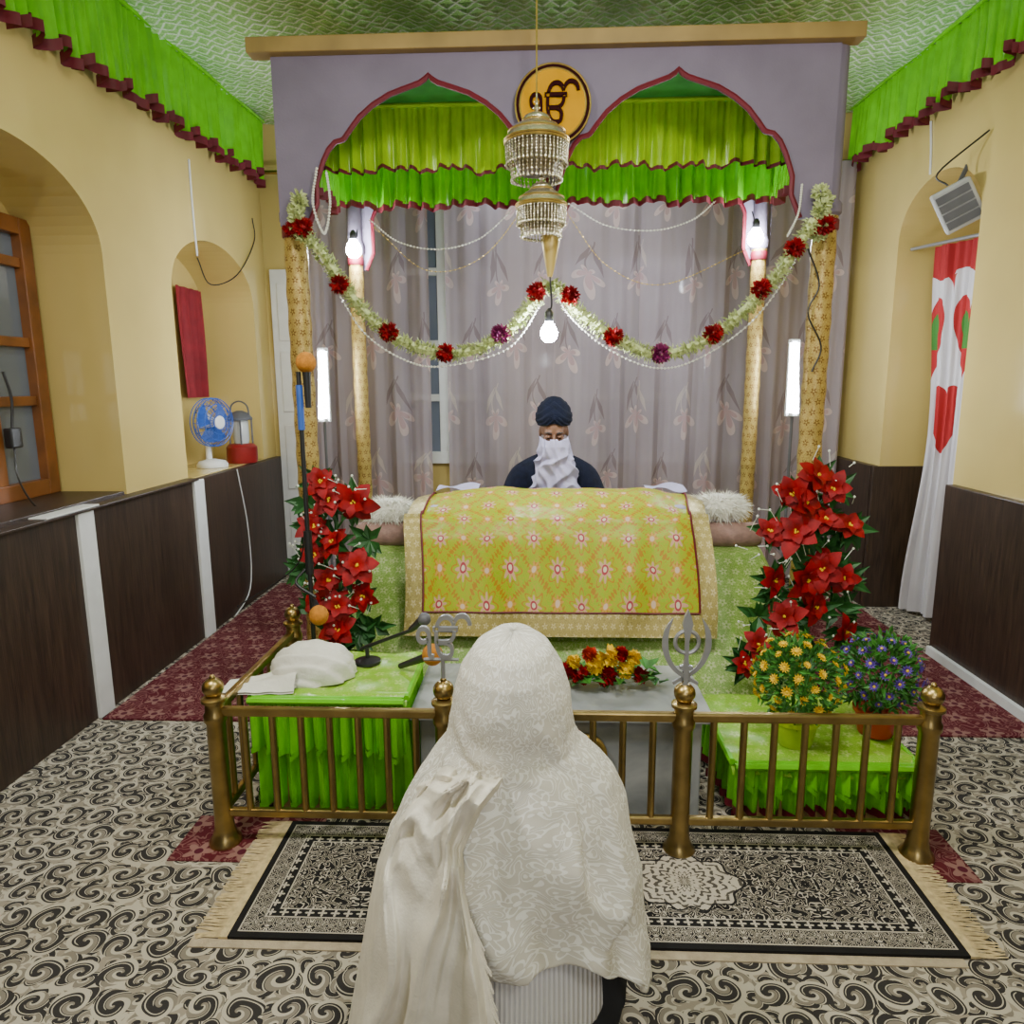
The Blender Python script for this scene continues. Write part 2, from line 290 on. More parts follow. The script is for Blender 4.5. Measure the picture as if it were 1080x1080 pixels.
# ---------------------------------------------------------------- mesh builder
ORG={}
class MB:
    def __init__(s): s.v=[]; s.f=[]; s.uv={}
    def add(s,vs,fs):
        o=len(s.v); s.v+=[tuple(p) for p in vs]; s.f+=[tuple(i+o for i in f) for f in fs]; return o
    def xf(s,i0,c,M):
        c=V(c)
        for i in range(i0,len(s.v)): s.v[i]=tuple(M@(V(s.v[i])-c)+c)
    def box(s,c,d,rz=0.,M=None):
        vs=[]
        for k in range(8):
            p=V(((k&1)-.5,((k>>1)&1)-.5,(k>>2)-.5)); p=V((p.x*d[0],p.y*d[1],p.z*d[2]))
            if rz: p=Matrix.Rotation(rz,3,'Z')@p
            if M is not None: p=M@p
            vs.append(p+V(c))
        s.add(vs,[(0,2,3,1),(4,5,7,6),(0,1,5,4),(2,6,7,3),(0,4,6,2),(1,3,7,5)])
    def bx(s,x0,x1,y0,y1,z0,z1): s.box(((x0+x1)/2,(y0+y1)/2,(z0+z1)/2),(abs(x1-x0),abs(y1-y0),abs(z1-z0)))
    def tube(s,pts,r,n=8,cap=True,sx=1.):
        pts=[V(p) for p in pts]; N=len(pts); rs=r if isinstance(r,(list,tuple)) else [r]*N
        vs=[]; up=None
        for i,p in enumerate(pts):
            t=(pts[min(i+1,N-1)]-pts[max(i-1,0)])
            t=t.normalized() if t.length>1e-9 else V((0,0,1))
            if up is None:
                up=t.cross(V((0,0,1)) if abs(t.z)<.9 else V((1,0,0))).normalized()
            up=(up-t*up.dot(t)).normalized(); w=t.cross(up)
            for k in range(n):
                a=2*PI*k/n; vs.append(p+(up*cos(a)*sx+w*sin(a))*rs[i])
        fs=[]
        for i in range(N-1):
            for k in range(n):
                k2=(k+1)%n; fs.append((i*n+k,i*n+k2,(i+1)*n+k2,(i+1)*n+k))
        if cap: fs+= [tuple(range(n))[::-1],tuple((N-1)*n+k for k in range(n))]
        s.add(vs,fs)
    def ring(s,c,r,t,M=None,n=24,k=6):
        pts=[V((cos(2*PI*i/n)*r,sin(2*PI*i/n)*r,0)) for i in range(n+1)]
        pts=[(M@p if M is not None else p)+V(c) for p in pts]; s.tube(pts,t,k,False)
    def lathe(s,prof,c,n=24,M=None,sx=1.,sy=1.):
        vs=[];fs=[]
        for (r,z) in prof:
            for k in range(n):
                a=2*PI*k/n; p=V((r*cos(a)*sx,r*sin(a)*sy,z)); p=M@p if M is not None else p; vs.append(p+V(c))
        for i in range(len(prof)-1):
            for k in range(n):
                k2=(k+1)%n; fs.append((i*n+k,i*n+k2,(i+1)*n+k2,(i+1)*n+k))
        fs.append(tuple(range(n))[::-1]); fs.append(tuple((len(prof)-1)*n+k for k in range(n)))
        s.add(vs,fs)
    def ball(s,c,r,nu=12,nv=8,M=None):
        if not isinstance(r,(tuple,list)): r=(r,r,r)
        vs=[];fs=[]
        for j in range(1,nv):
            th=PI*j/nv
            for i in range(nu):
                a=2*PI*i/nu; vs.append(V((r[0]*sin(th)*cos(a),r[1]*sin(th)*sin(a),r[2]*cos(th))))
        vs+=[V((0,0,r[2])),V((0,0,-r[2]))]; T=(nv-1)*nu
        for j in range(nv-2):
            for i in range(nu):
                i2=(i+1)%nu; fs.append((j*nu+i,(j+1)*nu+i,(j+1)*nu+i2,j*nu+i2))
        for i in range(nu):
            i2=(i+1)%nu; fs.append((T,i,i2)); fs.append((T+1,(nv-2)*nu+i2,(nv-2)*nu+i))
        s.add([(M@p if M is not None else p)+V(c) for p in vs],fs)
    def loft(s,rings,n=24):
        vs=[];fs=[]
        for (cx,cy,z,rx,ry) in rings:
            for k in range(n):
                a=2*PI*k/n; vs.append((cx+rx*cos(a),cy+ry*sin(a),z))
        for i in range(len(rings)-1):
            for k in range(n):
                k2=(k+1)%n; fs.append((i*n+k,i*n+k2,(i+1)*n+k2,(i+1)*n+k))
        fs.append(tuple(range(n))[::-1]); fs.append(tuple((len(rings)-1)*n+k for k in range(n)))
        s.add(vs,fs)
    def grid(s,fn,nu,nv,u0=0.,u1=1.,v0=0.,v1=1.,su=1.,sv=1.,skip=None):
        vs=[];fs=[];uv=[]
        for j in range(nv+1):
            for i in range(nu+1):
                u=u0+(u1-u0)*i/nu; v=v0+(v1-v0)*j/nv
                vs.append(fn(u,v)); uv.append((u*su,v*sv))
        for j in range(nv):
            for i in range(nu):
                if skip and skip(i/nu,j/nv): continue
                a=j*(nu+1)+i; fs.append((a,a+1,a+nu+2,a+nu+1))
        o=s.add(vs,fs)
        for i,w in enumerate(uv): s.uv[o+i]=w
    def petal(s,b,d,nrm,L,W,cup=.15):
        b=V(b); d=V(d).normalized(); nrm=V(nrm); sd=d.cross(nrm)
        if sd.length<1e-6: sd=d.orthogonal()
        sd.normalize(); n2=sd.cross(d).normalized()
        s.add([b,b+d*L*.45+sd*W*.5+n2*L*cup,b+d*L*.45-sd*W*.5+n2*L*cup,b+d*L,b+d*L*.45],[(0,1,4),(0,4,2),(4,1,3),(2,4,3)])
    def bract(s,b,d,nrm,L,W):
        b=V(b); d=V(d).normalized(); nrm=V(nrm); sd=d.cross(nrm)
        if sd.length<1e-6: sd=d.orthogonal()
        sd.normalize(); n2=sd.cross(d).normalized()
        prof=((0,.12,0.),(.25,.8,.06),(.5,1.,.09),(.75,.72,.05),(.92,.28,-.03),(1.,.02,-.07))
        vs=[]
        for t,w,h in prof:
            p=b+d*L*t
            vs+=[p+sd*W*.5*w+n2*L*(h+.05*w),p+n2*L*h,p-sd*W*.5*w+n2*L*(h+.05*w)]
        fs=[]
        for i in range(len(prof)-1):
            for k in (0,1): fs.append((3*i+k,3*i+k+1,3*i+k+4,3*i+k+3))
        s.add(vs,fs)
    def pom(s,c,r,n,W,half=None):
        for _ in range(n):
            d=V((R(-1,1),R(-1,1),R(-1,1)))
            if d.length<.1: continue
            d.normalize()
            p=V(c)+d*r*.3; s.petal(p,d+V((R(-.4,.4),R(-.4,.4),R(-.4,.4))),d.orthogonal(),r*.8,W)
    def build(s,name,mat,parent=None,smooth=True,bevel=0.,label=None,angle=.7,org=None,norm=True):
        if parent is not None: off=ORG[parent.name]
        elif org is not None: off=V(org)
        else:
            xs=[p[0] for p in s.v]; ys=[p[1] for p in s.v]; zs=[p[2] for p in s.v]
            off=V(((min(xs)+max(xs))/2,(min(ys)+max(ys))/2,min(zs)))
        me=bpy.data.meshes.new(name); me.from_pydata([V(p)-off for p in s.v],[],s.f)
        if s.uv:
            l=me.uv_layers.new(name='UVMap')
            for lp in me.loops: l.data[lp.index].uv=s.uv.get(lp.vertex_index,(0,0))
        if norm:
            bm=bmesh.new(); bm.from_mesh(me); bmesh.ops.recalc_face_normals(bm,faces=bm.faces); bm.to_mesh(me); bm.free()
        if smooth:
            me.shade_smooth(); me.set_sharp_from_angle(angle=angle)
        me.materials.append(MT[mat])
        o=bpy.data.objects.new(name,me); COL.objects.link(o)
        if parent is not None: o.parent=parent
        else: o.location=off
        ORG[o.name]=off
        if bevel:
            b=o.modifiers.new('bevel','BEVEL'); b.width=bevel; b.segments=2; b.limit_method='ANGLE'
        if label: o['label']=label
        return o
def tag(o,label,cat,group=None,kind=None):
    o['label']=label; o['category']=cat
    if group: o['group']=group
    if kind: o['kind']=kind
    return o
def thing(name,loc,label,cat,group=None):
    o=bpy.data.objects.new(name,None); COL.objects.link(o); o.location=loc; o.empty_display_size=.1; ORG[o.name]=V(loc); return tag(o,label,cat,group)
def struct(o): o['kind']='structure'; return o
def inst(name,me,parent,loc,rot=(0,0,0),sc=1.):
    o=bpy.data.objects.new(name,me); COL.objects.link(o); o.parent=parent; o.location=V(loc)-ORG[parent.name]; o.rotation_euler=rot; o.scale=(sc,)*3; return o
def catmull(P,n):
    P=[V(p) for p in P]; out=[]
    Q=[P[0]*2-P[1]]+P+[P[-1]*2-P[-2]]
    for i in range(1,len(Q)-2):
        a,b,c,d=Q[i-1:i+3]
        for k in range(n):
            t=k/n; out.append(.5*((2*b)+(c-a)*t+(2*a-5*b+4*c-d)*t*t+(3*b-a-3*c+d)*t**3))
    out.append(P[-1]); return out
def lerpr(rs,n):
    out=[]
    for i in range((len(rs)-1)*n+1):
        t=i/n; k=min(int(t),len(rs)-2); out.append(rs[k]+(rs[k+1]-rs[k])*(t-k))
    return out
def ridge(t): return (abs(math.fmod(t+50,1.0)-.5)*2)**1.4
def fuse(m,name,mat,parent,vox,it=4):
    o=m.build(name,mat,parent)
    r=o.modifiers.new('r','REMESH'); r.mode='VOXEL'; r.voxel_size=vox
    sm=o.modifiers.new('s','SMOOTH'); sm.factor=.5; sm.iterations=it
    dg=bpy.context.evaluated_depsgraph_get(); me=bpy.data.meshes.new_from_object(o.evaluated_get(dg))
    o.modifiers.clear(); old=o.data; o.data=me; me.name=name; me.shade_smooth(); bpy.data.meshes.remove(old)
    if not me.materials: me.materials.append(MT[mat])
    return o
# ---------------------------------------------------------------- room shell
XL=-2.08; XR=2.22; YB=5.5; ZC=3.36; Y0=-1.6
def zc(y): return ZC-.032*(YB-y)
m=MB(); m.bx(-2.6,3.0,Y0,YB+.1,-.06,0); struct(m.build('floor','carpet',smooth=False,org=(0,0,0)))
m=MB()
def cf(u,v):
    y=Y0+v*(YB-Y0)
    return (XL-.4+u*5.2,y,zc(y)+.02*sin(u*60)*sin(v*50)+.02*noise.noise(V((u*9,v*12,0))))
m.grid(cf,90,90); m.bx(XL-.45,XR+.6,Y0,YB+.1,ZC+.09,ZC+.14); struct(m.build('ceiling','ceil',org=(0,0,ZC)))
def arch_wall(name,X,Xo,ops):
    m=MB()
    def archz(o,y):
        c=(o[0]+o[1])/2; h=(o[1]-o[0])/2; return o[3]+o[4]*math.sqrt(max(0,1-((y-c)/h)**2))
    edges=[Y0]
    for o in ops: edges+=[o[0],o[1]]
    edges.append(YB)
    for k in range(len(edges)-1):
        a,b=edges[k],edges[k+1]
        if k%2==0: m.add([(X,a,0),(X,b,0),(X,b,ZC+.05),(X,a,ZC+.05)],[(0,1,2,3)])
        else:
            o=ops[k//2]; c=(a+b)/2; h=(b-a)/2; N=28
            yy=[c-h*cos(PI*i/N) for i in range(N+1)]
            for i in range(N):
                p,q=yy[i],yy[i+1]; zp,zq=archz(o,p),archz(o,q)
                m.add([(X,p,zp),(X,q,zq),(X,q,ZC+.05),(X,p,ZC+.05)],[(0,1,2,3)])
                m.add([(X,p,zp),(X,q,zq),(Xo,q,zq),(Xo,p,zp)],[(0,1,2,3)])
                m.add([(Xo,p,o[2]),(Xo,q,o[2]),(Xo,q,zq),(Xo,p,zp)],[(0,1,2,3)])
            for yj in (a,b): m.add([(X,yj,o[2]),(Xo,yj,o[2]),(Xo,yj,o[3]),(X,yj,o[3])],[(0,1,2,3)])
            if o[2]>0:
                m.add([(X,a,o[2]),(Xo,a,o[2]),(Xo,b,o[2]),(X,b,o[2])],[(0,1,2,3)])
                m.add([(X,a,0),(X,b,0),(X,b,o[2]),(X,a,o[2])],[(0,1,2,3)])
    return struct(m.build(name,'wall',angle=.5,org=(X,2,0)))
NI=[(2.25,3.45,.96,2.12,.36),(4.08,5.24,.96,2.05,.34)]
arch_wall('wall_left',XL,XL-.38,NI)
arch_wall('wall_right',XR,XR+.56,[(3.9,4.75,.0,2.35,.3)])
m=MB(); m.bx(XL-.45,XR+.6,YB,YB+.1,0,ZC+.1); struct(m.build('wall_back','wall',smooth=False))
m=MB(); m.bx(XL-.01,XL+.05,Y0,YB-.02,0,.955); struct(m.build('trim_1','dado',smooth=False,bevel=.004))
m=MB(); m.bx(XR-.05,XR+.01,Y0,3.88,0,.955); m.bx(XR-.05,XR+.01,4.77,YB-.02,0,.955); m.bx(XR-.05,XR+.55,4.72,4.75,0,.955); struct(m.build('trim_2','dado',smooth=False,bevel=.004))
m=MB(); m.bx(XL-.02,XL+.075,Y0,4.06,.955,.968); struct(m.build('trim_3','dado',smooth=False,bevel=.003))
for i,(y,w) in enumerate(((3.02,.11),(4.08,.12))):
    m=MB(); m.bx(XL+.04,XL+.065,y-w/2,y+w/2,0,.954); struct(m.build('trim_%d'%(4+i),'white',smooth=False,bevel=.003))
m=MB(); m.bx(XL-.0,XL+.078,2.75,3.1,.969,.976); struct(m.build('trim_7','white',smooth=False,bevel=.002))
m=MB(); m.bx(XL-.37,XL-.0,2.27,3.43,.962,.985); struct(m.build('trim_6','dado',smooth=False,bevel=.003))
m=MB(); m.bx(XR-.075,XR-.05,Y0,3.86,0,.05); struct(m.build('baseboard_right','white',smooth=False))
def window(name,fn,w,h,cols,rows,fr,mat,pmat):
    m=MB()
    def bar(u0,u1,v0,v1,d0,d1):
        vs=[fn(u,v,d) for d in (d0,d1) for v in (v0,v1) for u in (u0,u1)]
        m.add(vs,[(0,2,3,1),(4,5,7,6),(0,1,5,4),(2,6,7,3),(0,4,6,2),(1,3,7,5)])
    bar(0,fr,0,h,0,.06);bar(w-fr,w,0,h,0,.06);bar(fr,w-fr,0,fr,0,.06);bar(fr,w-fr,h-fr,h,0,.06)
    for c in range(1,cols): bar(w*c/cols-fr*.55,w*c/cols+fr*.55,fr,h-fr,.0,.055)
    for v in rows: bar(fr,w-fr,v-fr*.3,v+fr*.3,.005,.045)
    o=m.build(name,mat,smooth=False,bevel=.004); struct(o)
    m=MB(); vs=[fn(u,v,.015) for v in (fr,h-fr) for u in (fr,w-fr)]
    m.add(vs,[(0,1,3,2)]); m.build('pane',pmat,o,smooth=False); return o
window('window_1',lambda u,v,d:(XL-.375+d,2.3+u,.985+v),1.12,1.28,3,[.45,.72,1.08],.075,'orangewood','pane')
window('window_2',lambda u,v,d:(-1.15+u,YB-.005-d,.9+v),.85,2.05,2,[.5,.9,1.42],.09,'white','pane2')
window('window_3',lambda u,v,d:(.2+u,YB-.005-d,.9+v),1.4,1.5,3,[.5,.9],.09,'white','pane2')
m=MB(); m.bx(XL+.05,-1.62,YB-.05,YB-.005,0.0,2.35)
for z0,z1 in ((.1,.6),(.7,1.2),(1.3,1.75),(1.83,2.25)):
    m.bx(XL+.1,-1.67,YB-.062,YB-.05,z0,z1)
d=struct(m.build('door_1','white',smooth=False,bevel=.006))
m=MB(); m.tube([(-1.7,YB-.06,1.02),(-1.7,YB-.1,1.02),(-1.78,YB-.1,1.02)],.012); m.build('door_handle','steel',d)
# ---------------------------------------------------------------- ruffles
def ruffle(root,P0,P1,zt,zb,nrm,amp,waves,mat,tmat,trim=.035,seed=0.,rows=6,part='ruffle',dt=0.,db=0.,scal=.012,sw=.25):
    P0=V(P0);P1=V(P1);nrm=V(nrm).normalized();L=(P1-P0).length
    def disp(u,v):
        j=noise.noise(V((u*L*6,seed,0)))*2.2; j2=noise.noise(V((u*L*3,seed+9,0)))
        return nrm*((amp*(.25+.75*v)*sin(2*PI*waves*u+j*1.3))+amp*.35*sin(2*PI*waves*2.3*u+seed)*(1-v*.4)+amp*1.2*v*j2*.7)
    def zf(u,v):
        a=zt-dt*(1-u); b=zb-db*(1-u)+scal*sin(2*PI*waves*sw*u+1.5*noise.noise(V((u*L*2,seed+5,0))))
        return a+(b-a)*v*(1+.07*noise.noise(V((u*L*5,seed+3,0))))
    N=int(waves*10)
    m=MB(); m.grid(lambda u,v:(P0+(P1-P0)*u+disp(u,v)).to_tuple()[:2]+(zf(u,v),),N,rows)
    m.build(part,mat,root,angle=1.4)
    m=MB()
    def tf(u,v):
        p=P0+(P1-P0)*u+disp(u,1.0)*1.25+nrm*.004
        z=zf(u,1.0)+trim*.3-trim*v+.006*sin(2*PI*waves*u*.5+1)
        return (p.x,p.y,z)
    m.grid(tf,N,2); m.build('trim_edging',tmat,root,angle=1.4)
    m=MB(); m.tube([(P0+(P1-P0)*(i/40)+nrm*amp*.5).to_tuple()[:2]+(zf(i/40,0)+.005,) for i in range(41)],.012,6); m.build('heading',mat,root)
r=thing('ceiling_valance',(XL+.08,2.6,2.92),'lime green satin ruffle with maroon edging along the left wall top','valance','ceiling valances')
ruffle(r,(XL+.075,.6,0),(XL+.075,YB-.08,0),ZC-.01,2.96,(1,0,0),.032,60,'satin','maroon',.045,1.,dt=.155,db=.13,scal=.026,sw=.35)
r=thing('ceiling_valance',(XR-.08,2.6,2.92),'lime green satin ruffle with maroon edging along the right wall top','valance','ceiling valances')
ruffle(r,(XR-.075,.6,0),(XR-.075,YB-.08,0),ZC-.01,2.985,(-1,0,0),.032,60,'satin','maroon',.045,5.,dt=.155,db=.0,scal=.026,sw=.35)
# ---------------------------------------------------------------- canopy pavilion
YF=3.5; YK=4.55
pl=at(285,60,YF); pr=at(888,50,YF); XA,XB=pl.x,pr.x; ZT=2.97
can=thing('canopy_pavilion',((XA+XB)/2,4.0,0),'purple canopy with two scalloped arches on four gold wrapped pillars','canopy')
half=[(0,1),(.03,.965),(.08,.93),(.2,.885),(.34,.83),(.48,.74),(.6,.63),(.68,.52),(.74,.43),(.76,.415),(.82,.40),(.88,.33),(.93,.22),(.97,.1),(1,0)]
def arch_prof(x,c,h,zs,zp):
    t=abs(x-c)/h
    for (a,b) in zip(half,half[1:]):
        if a[0]<=t<=b[0]:
            k=(t-a[0])/(b[0]-a[0]); return zs+(zp-zs)*(a[1]+(b[1]-a[1])*k)
    return zs
def arch_panel(Y,XA,XB,zt,zs,zp,zleg,legw,cw,name='arch_panel',pmat='purple'):
    cx=(XA+XB)/2+.01; m=MB()
    a0=(XA+legw,cx-cw); a1=(cx+cw,XB-legw)
    def samp(a,b): return [((a+b)/2+s*(b-a)/2*t) for t,_ in half for s in (-1,1)]
    out=[(XA,zleg),(XA+legw-.045,zleg)]
    pts=[]
    for (a,b) in (a0,a1):
        pts.append([(x,arch_prof(x,(a+b)/2,(b-a)/2,zs,zp)) for x in sorted(set(round(v,5) for v in samp(a,b)))])
    out+=[(XA+legw,zleg+.10)]+pts[0]+[(cx,zs-.1)]+pts[1]+[(XB-legw,zleg+.10),(XB-legw+.045,zleg),(XB,zleg)]
    t=.025
    for i in range(len(out)-1):
        (x0,z0),(x1,z1)=out[i],out[i+1]
        if abs(x1-x0)<1e-6 and abs(z1-z0)<1e-6: continue
        m.add([(x0,Y,z0),(x1,Y,z1),(x1,Y,zt),(x0,Y,zt)],[(0,1,2,3)])
        m.add([(x0,Y+t,z0),(x1,Y+t,z1),(x1,Y+t,zt),(x0,Y+t,zt)],[(0,3,2,1)])
        m.add([(x0,Y,z0),(x1,Y,z1),(x1,Y+t,z1),(x0,Y+t,z0)],[(0,3,2,1)])
    p=m.build(name,pmat,can,smooth=False,norm=False)
    m=MB(); m.tube([(x,Y-.008,z) for x,z in out[1:-1]],.012,6); m.build('piping','maroon',p)
    return p
arch_panel(YF,XA,XB,ZT,2.42,2.875,2.24,.185,.03)
arch_panel(YK+.03,-1.2,1.38,ZT,2.5,2.85,2.2,.16,.03,'rear_panel')
m=MB(); m.bx(XA-.095,XB+.085,YF-.05,YF+.04,ZT,ZT+.065); m.build('cornice_board','oak',can,smooth=False,bevel=.006)
m=MB(); m.bx(XA,XB,YF+.04,YK+.08,ZT-.01,ZT+.02); m.build('roof_lining','dkgreen',can,smooth=False)
for X0,X1,Y,top,rad in ((at(311,270,YF+.07).x,at(327,500,YF+.07).x,YF+.07,2.27,.055),(at(868,270,YF+.07).x,at(852,500,YF+.07).x,YF+.07,2.27,.055),(at(377,300,YK).x,at(384,500,YK).x,YK,2.3,.044),(at(796,300,YK).x,at(791,500,YK).x,YK,2.3,.044)):
    m=MB(); Xc=(X0+X1)/2
    def pf(u,v,Xc=Xc,Y=Y,rad=rad,top=top):
        return (Xc+rad*cos(u*2*PI)*(1+.04*sin(v*90)),Y+rad*sin(u*2*PI)*(1+.04*sin(v*90)),v*top)
    m.grid(pf,16,80,su=.36,sv=2.3)
    p=m.build('pillar','pillar',can)
    m=MB(); m.lathe([(rad*.9,top-.02),(rad*1.25,top),(rad*1.25,top+.04),(rad,top+.06),(rad,ZT-.0)],(Xc,Y,0),16); m.build('capital','purple',p)
    m=MB(); m.lathe([(rad*1.04,top-.075),(rad*1.12,top-.07),(rad*1.12,top-.03),(rad*1.04,top-.025)],(Xc,Y,0),16); m.build('band','maroon',p)
    m=MB(); m.lathe([(rad*1.35,0),(rad*1.35,.05),(rad*1.1,.09),(rad*.95,.1)],(Xc,Y,0),16); m.build('base','oak',p)
r=thing('ruffled_valance',(.05,4.05,2.66),'yellow-lime gathered valance, upper tier inside the canopy arches','valance')
ruffle(r,(-1.18,4.06,0),(1.3,4.06,0),2.945,2.64,(0,-1,0),.026,32,'satin2','maroon',.020,2.)
r=thing('ruffled_valance',(.05,4.42,2.5),'bright lime ruffle with red edging, lower tier behind the canopy arches','valance')
ruffle(r,(-1.22,4.44,0),(1.36,4.44,0),2.86,2.55,(0,-1,0),.028,30,'satin','maroon',.035,3.)
for sx,w,nm in ((-1.19,1,'left'),(1.33,-1,'right')):
    r=thing('ruffled_valance',(sx,4.0,2.5),'short lime ruffle with maroon edging along %s side of the canopy'%nm,'valance')
    ruffle(r,(sx,3.58,0),(sx,4.40,0),2.80,2.52,(w,0,0),.02,13,'satin','maroon',.04,7.+w)
# Ek Onkar symbol: built-in typeface outline; hand-laid strokes if the typeface lacks it
EK=[([(.36,.60),(.28,.52),(.16,.52),(.07,.60),(.07,.71),(.16,.80),(.28,.79),(.36,.70),(.38,.56),(.34,.38),(.23,.22),(.06,.14)],[.030,.032,.034,.036,.036,.036,.038,.040,.042,.040,.030,.010]),
 ([(.48,.66),(.58,.72),(.69,.68),(.70,.58),(.62,.515),(.53,.51),(.66,.485),(.76,.39),(.76,.25),(.65,.15),(.51,.14),(.41,.22),(.42,.33)],[.014,.032,.040,.036,.028,.022,.034,.042,.044,.042,.036,.028,.010]),
 ([(.70,.16),(.86,.17),(1.0,.27),(1.07,.44),(1.04,.62),(.92,.73),(.77,.76),(.66,.82),(.64,.92),(.74,1.02),(.92,1.05),(1.10,.98),(1.22,.85)],[.024,.034,.040,.042,.038,.030,.024,.026,.032,.040,.042,.032,.008])]
def strokes(name,mat,parent,c,h,wfac=.9,thick=.5,wt=1.):
    m=MB()
    for P,rs in EK:
        pts=catmull([V(c)+V(((x-.60)*h*wfac,0,(z-.58)*h)) for x,z in P],6)
        rr=[q*h*wt for q in lerpr(rs,6)]
        i0=len(m.v); m.tube(pts,rr,8)
        for i in range(i0,len(m.v)):
            x,y,z=m.v[i]; m.v[i]=(x,c[1]+(y-c[1])*thick,z)
    return m.build(name,mat,parent)
def symbol(name,mat,parent,c,w,h,depth,bold):
    cu=bpy.data.curves.new('t','FONT'); cu.body='\u0A74'; cu.extrude=.02; cu.offset=bold; cu.resolution_u=8
    o=bpy.data.objects.new('t',cu); COL.objects.link(o)
    dg=bpy.context.evaluated_depsgraph_get(); me=bpy.data.meshes.new_from_object(o.evaluated_get(dg))
    bpy.data.objects.remove(o); bpy.data.curves.remove(cu)
    vs=[v.co.copy() for v in me.vertices]
    if len(vs)<80: return strokes(name,mat,parent,c,h)
    x0=min(v.x for v in vs);x1=max(v.x for v in vs);y0=min(v.y for v in vs);y1=max(v.y for v in vs)
    kx=w/(x1-x0); ky=h/(y1-y0)
    m=MB(); m.add([V(((v.x-(x0+x1)/2)*kx,-v.z/.02*depth,(v.y-(y0+y1)/2)*ky))+V(c) for v in vs],[tuple(p.vertices) for p in me.polygons])
    bpy.data.meshes.remove(me)
    return m.build(name,mat,parent,smooth=False)
c=at(583,111,YF-.03)
sg=thing('emblem_sign',(c.x,c.y,c.z-.165),'round dark red and gold disc bearing the Ek Onkar symbol above the arches','sign')
Mf=Matrix.Rotation(PI/2,3,'X')
m=MB(); m.lathe([(.170,-.012),(.170,.012)],c,40,Mf); m.build('disc','signdark',sg)
m=MB(); m.ring(c+V((0,-.012,0)),.168,.004,Mf,40); m.ring(c+V((0,-.014,0)),.148,.004,Mf,40); m.build('rim','gold',sg)
m=MB(); m.lathe([(.146,-.006),(.146,.006)],c+V((0,-.010,0)),48,Mf); m.build('field','signy',sg)
symbol('symbol','signdark',sg,c+V((.008,-.020,.006)),.225,.185,.008,.006)
# chhatars
def chhatar(px,ytop,ybot,wpx,Y,label,cordtop):
    t=at(px,ytop,Y); b=at(px,ybot,Y); X=(t.x+b.x)/2; H=t.z-b.z; rad=wpx/2*Y/1.05/750
    r=thing('hanging_chhatar',(X,Y,b.z),label,'chhatar','tiered brass chhatars above the throne')
    z=lambda f:b.z+H*f
    m=MB(); m.lathe([(rad*.93,z(.42)),(rad*1.05,z(.45)),(rad*1.03,z(.48)),(rad*.96,z(.53)),(rad*.86,z(.58)),(rad*.70,z(.63)),(rad*.52,z(.665)),(rad*.42,z(.68)),(rad*.46,z(.70)),(rad*.40,z(.74)),(rad*.26,z(.77)),(rad*.10,z(.795)),(rad*.06,z(.81)),(rad*.13,z(.835)),(rad*.06,z(.86)),(rad*.04,z(.89)),(rad*.08,z(.91)),(rad*.03,z(.93)),(.004,z(1.))],(X,Y,0),40); m.build('dome','chh',r,angle=1.2)
    m=MB()
    for zz,k in ((.46,1.06),(.68,.46),(.555,.925)): m.ring((X,Y,z(zz)),rad*k,.004,None,32)
    m.build('rib','gold',r)
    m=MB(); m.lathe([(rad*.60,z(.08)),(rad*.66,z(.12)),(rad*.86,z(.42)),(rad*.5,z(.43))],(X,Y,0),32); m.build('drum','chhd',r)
    m=MB()
    for lay,(zt,zb,rr0,rr1,N,bs) in enumerate(((.45,.18,1.03,1.0,44,.0042),(.34,.0,.90,.82,36,.0042))):
        for k in range(N):
            a=2*PI*k/N; x,y=cos(a),sin(a); nb=8
            P=lambda q:V((X+rad*(rr0+(rr1-rr0)*q)*x,Y+rad*(rr0+(rr1-rr0)*q)*y,z(zt+(zb-zt)*q)))
            m.tube([P(0),P(1)],.0014,4)
            for q in range(nb): m.ball(P((q+.5)/nb),bs,6,4)
            m.ball(P(1),bs*1.8,6,5)
    f=m.build('bead_fringe','chh',r); f['kind']='stuff'
    m=MB(); m.ring((X,Y,z(.43)),rad*1.04,.005,None,32); m.build('hoop','gold',r)
    m=MB(); m.tube([(X,Y,z(.98)),(X,Y,cordtop)],.004,6); m.build('cord','gold',r)
    return X,b.z
x1,z1=chhatar(566,99,190,63,3.3,'larger upper brass beaded chhatar hanging in front of the round emblem',zc(3.3))
chhatar(571,176,250,50,3.3,'smaller lower brass beaded chhatar hanging below the bigger one',z1+.12)
c=at(581,252,3.36); e=at(580,292,3.36)
m=MB(); m.tube([c+V((0,0,.12)),c,(c+e)/2,e],[.008,.045,.03,.012],10); tag(m.build('cloth_drop','pillar'),'gold cloth cone tied where the two garlands meet','drop')
def bulb(px,py,Y,label,cordto,sc=1.):
    p=at(px,py,Y); r=thing('light_bulb',p-V((0,0,.06)),label,'light bulb','lit bulbs of the canopy')
    m=MB(); m.lathe([(.006,-.047*sc),(.022*sc,-.044*sc),(.036*sc,-.028*sc),(.04*sc,-.006*sc),(.034*sc,.016*sc),(.021*sc,.036*sc),(.017*sc,.046*sc)],p,20); m.build('globe','bulb',r)
    m=MB(); m.lathe([(.016,.043),(.021,.05),(.021,.085),(.012,.098),(.006,.105)],p,16); m.build('holder','blk',r)
    m=MB(); m.tube(catmull([p+V((0,0,.10)),(p+V(cordto))/2+V((.01,0,0)),cordto],6),.004,6); m.build('cord','blk',r)
bulb(579,350,3.38,'lit round bulb hanging at the centre below the garlands',e)
a=at(373,262,YK-.12); bulb(373,262,YK-.12,'lit bulb beside the top of left rear pillar',(a.x,YK-.02,2.45),1.15)
a=at(797,250,YK-.12); bulb(797,250,YK-.12,'lit bulb beside the top of right rear pillar',(a.x,YK-.02,2.5),1.15)
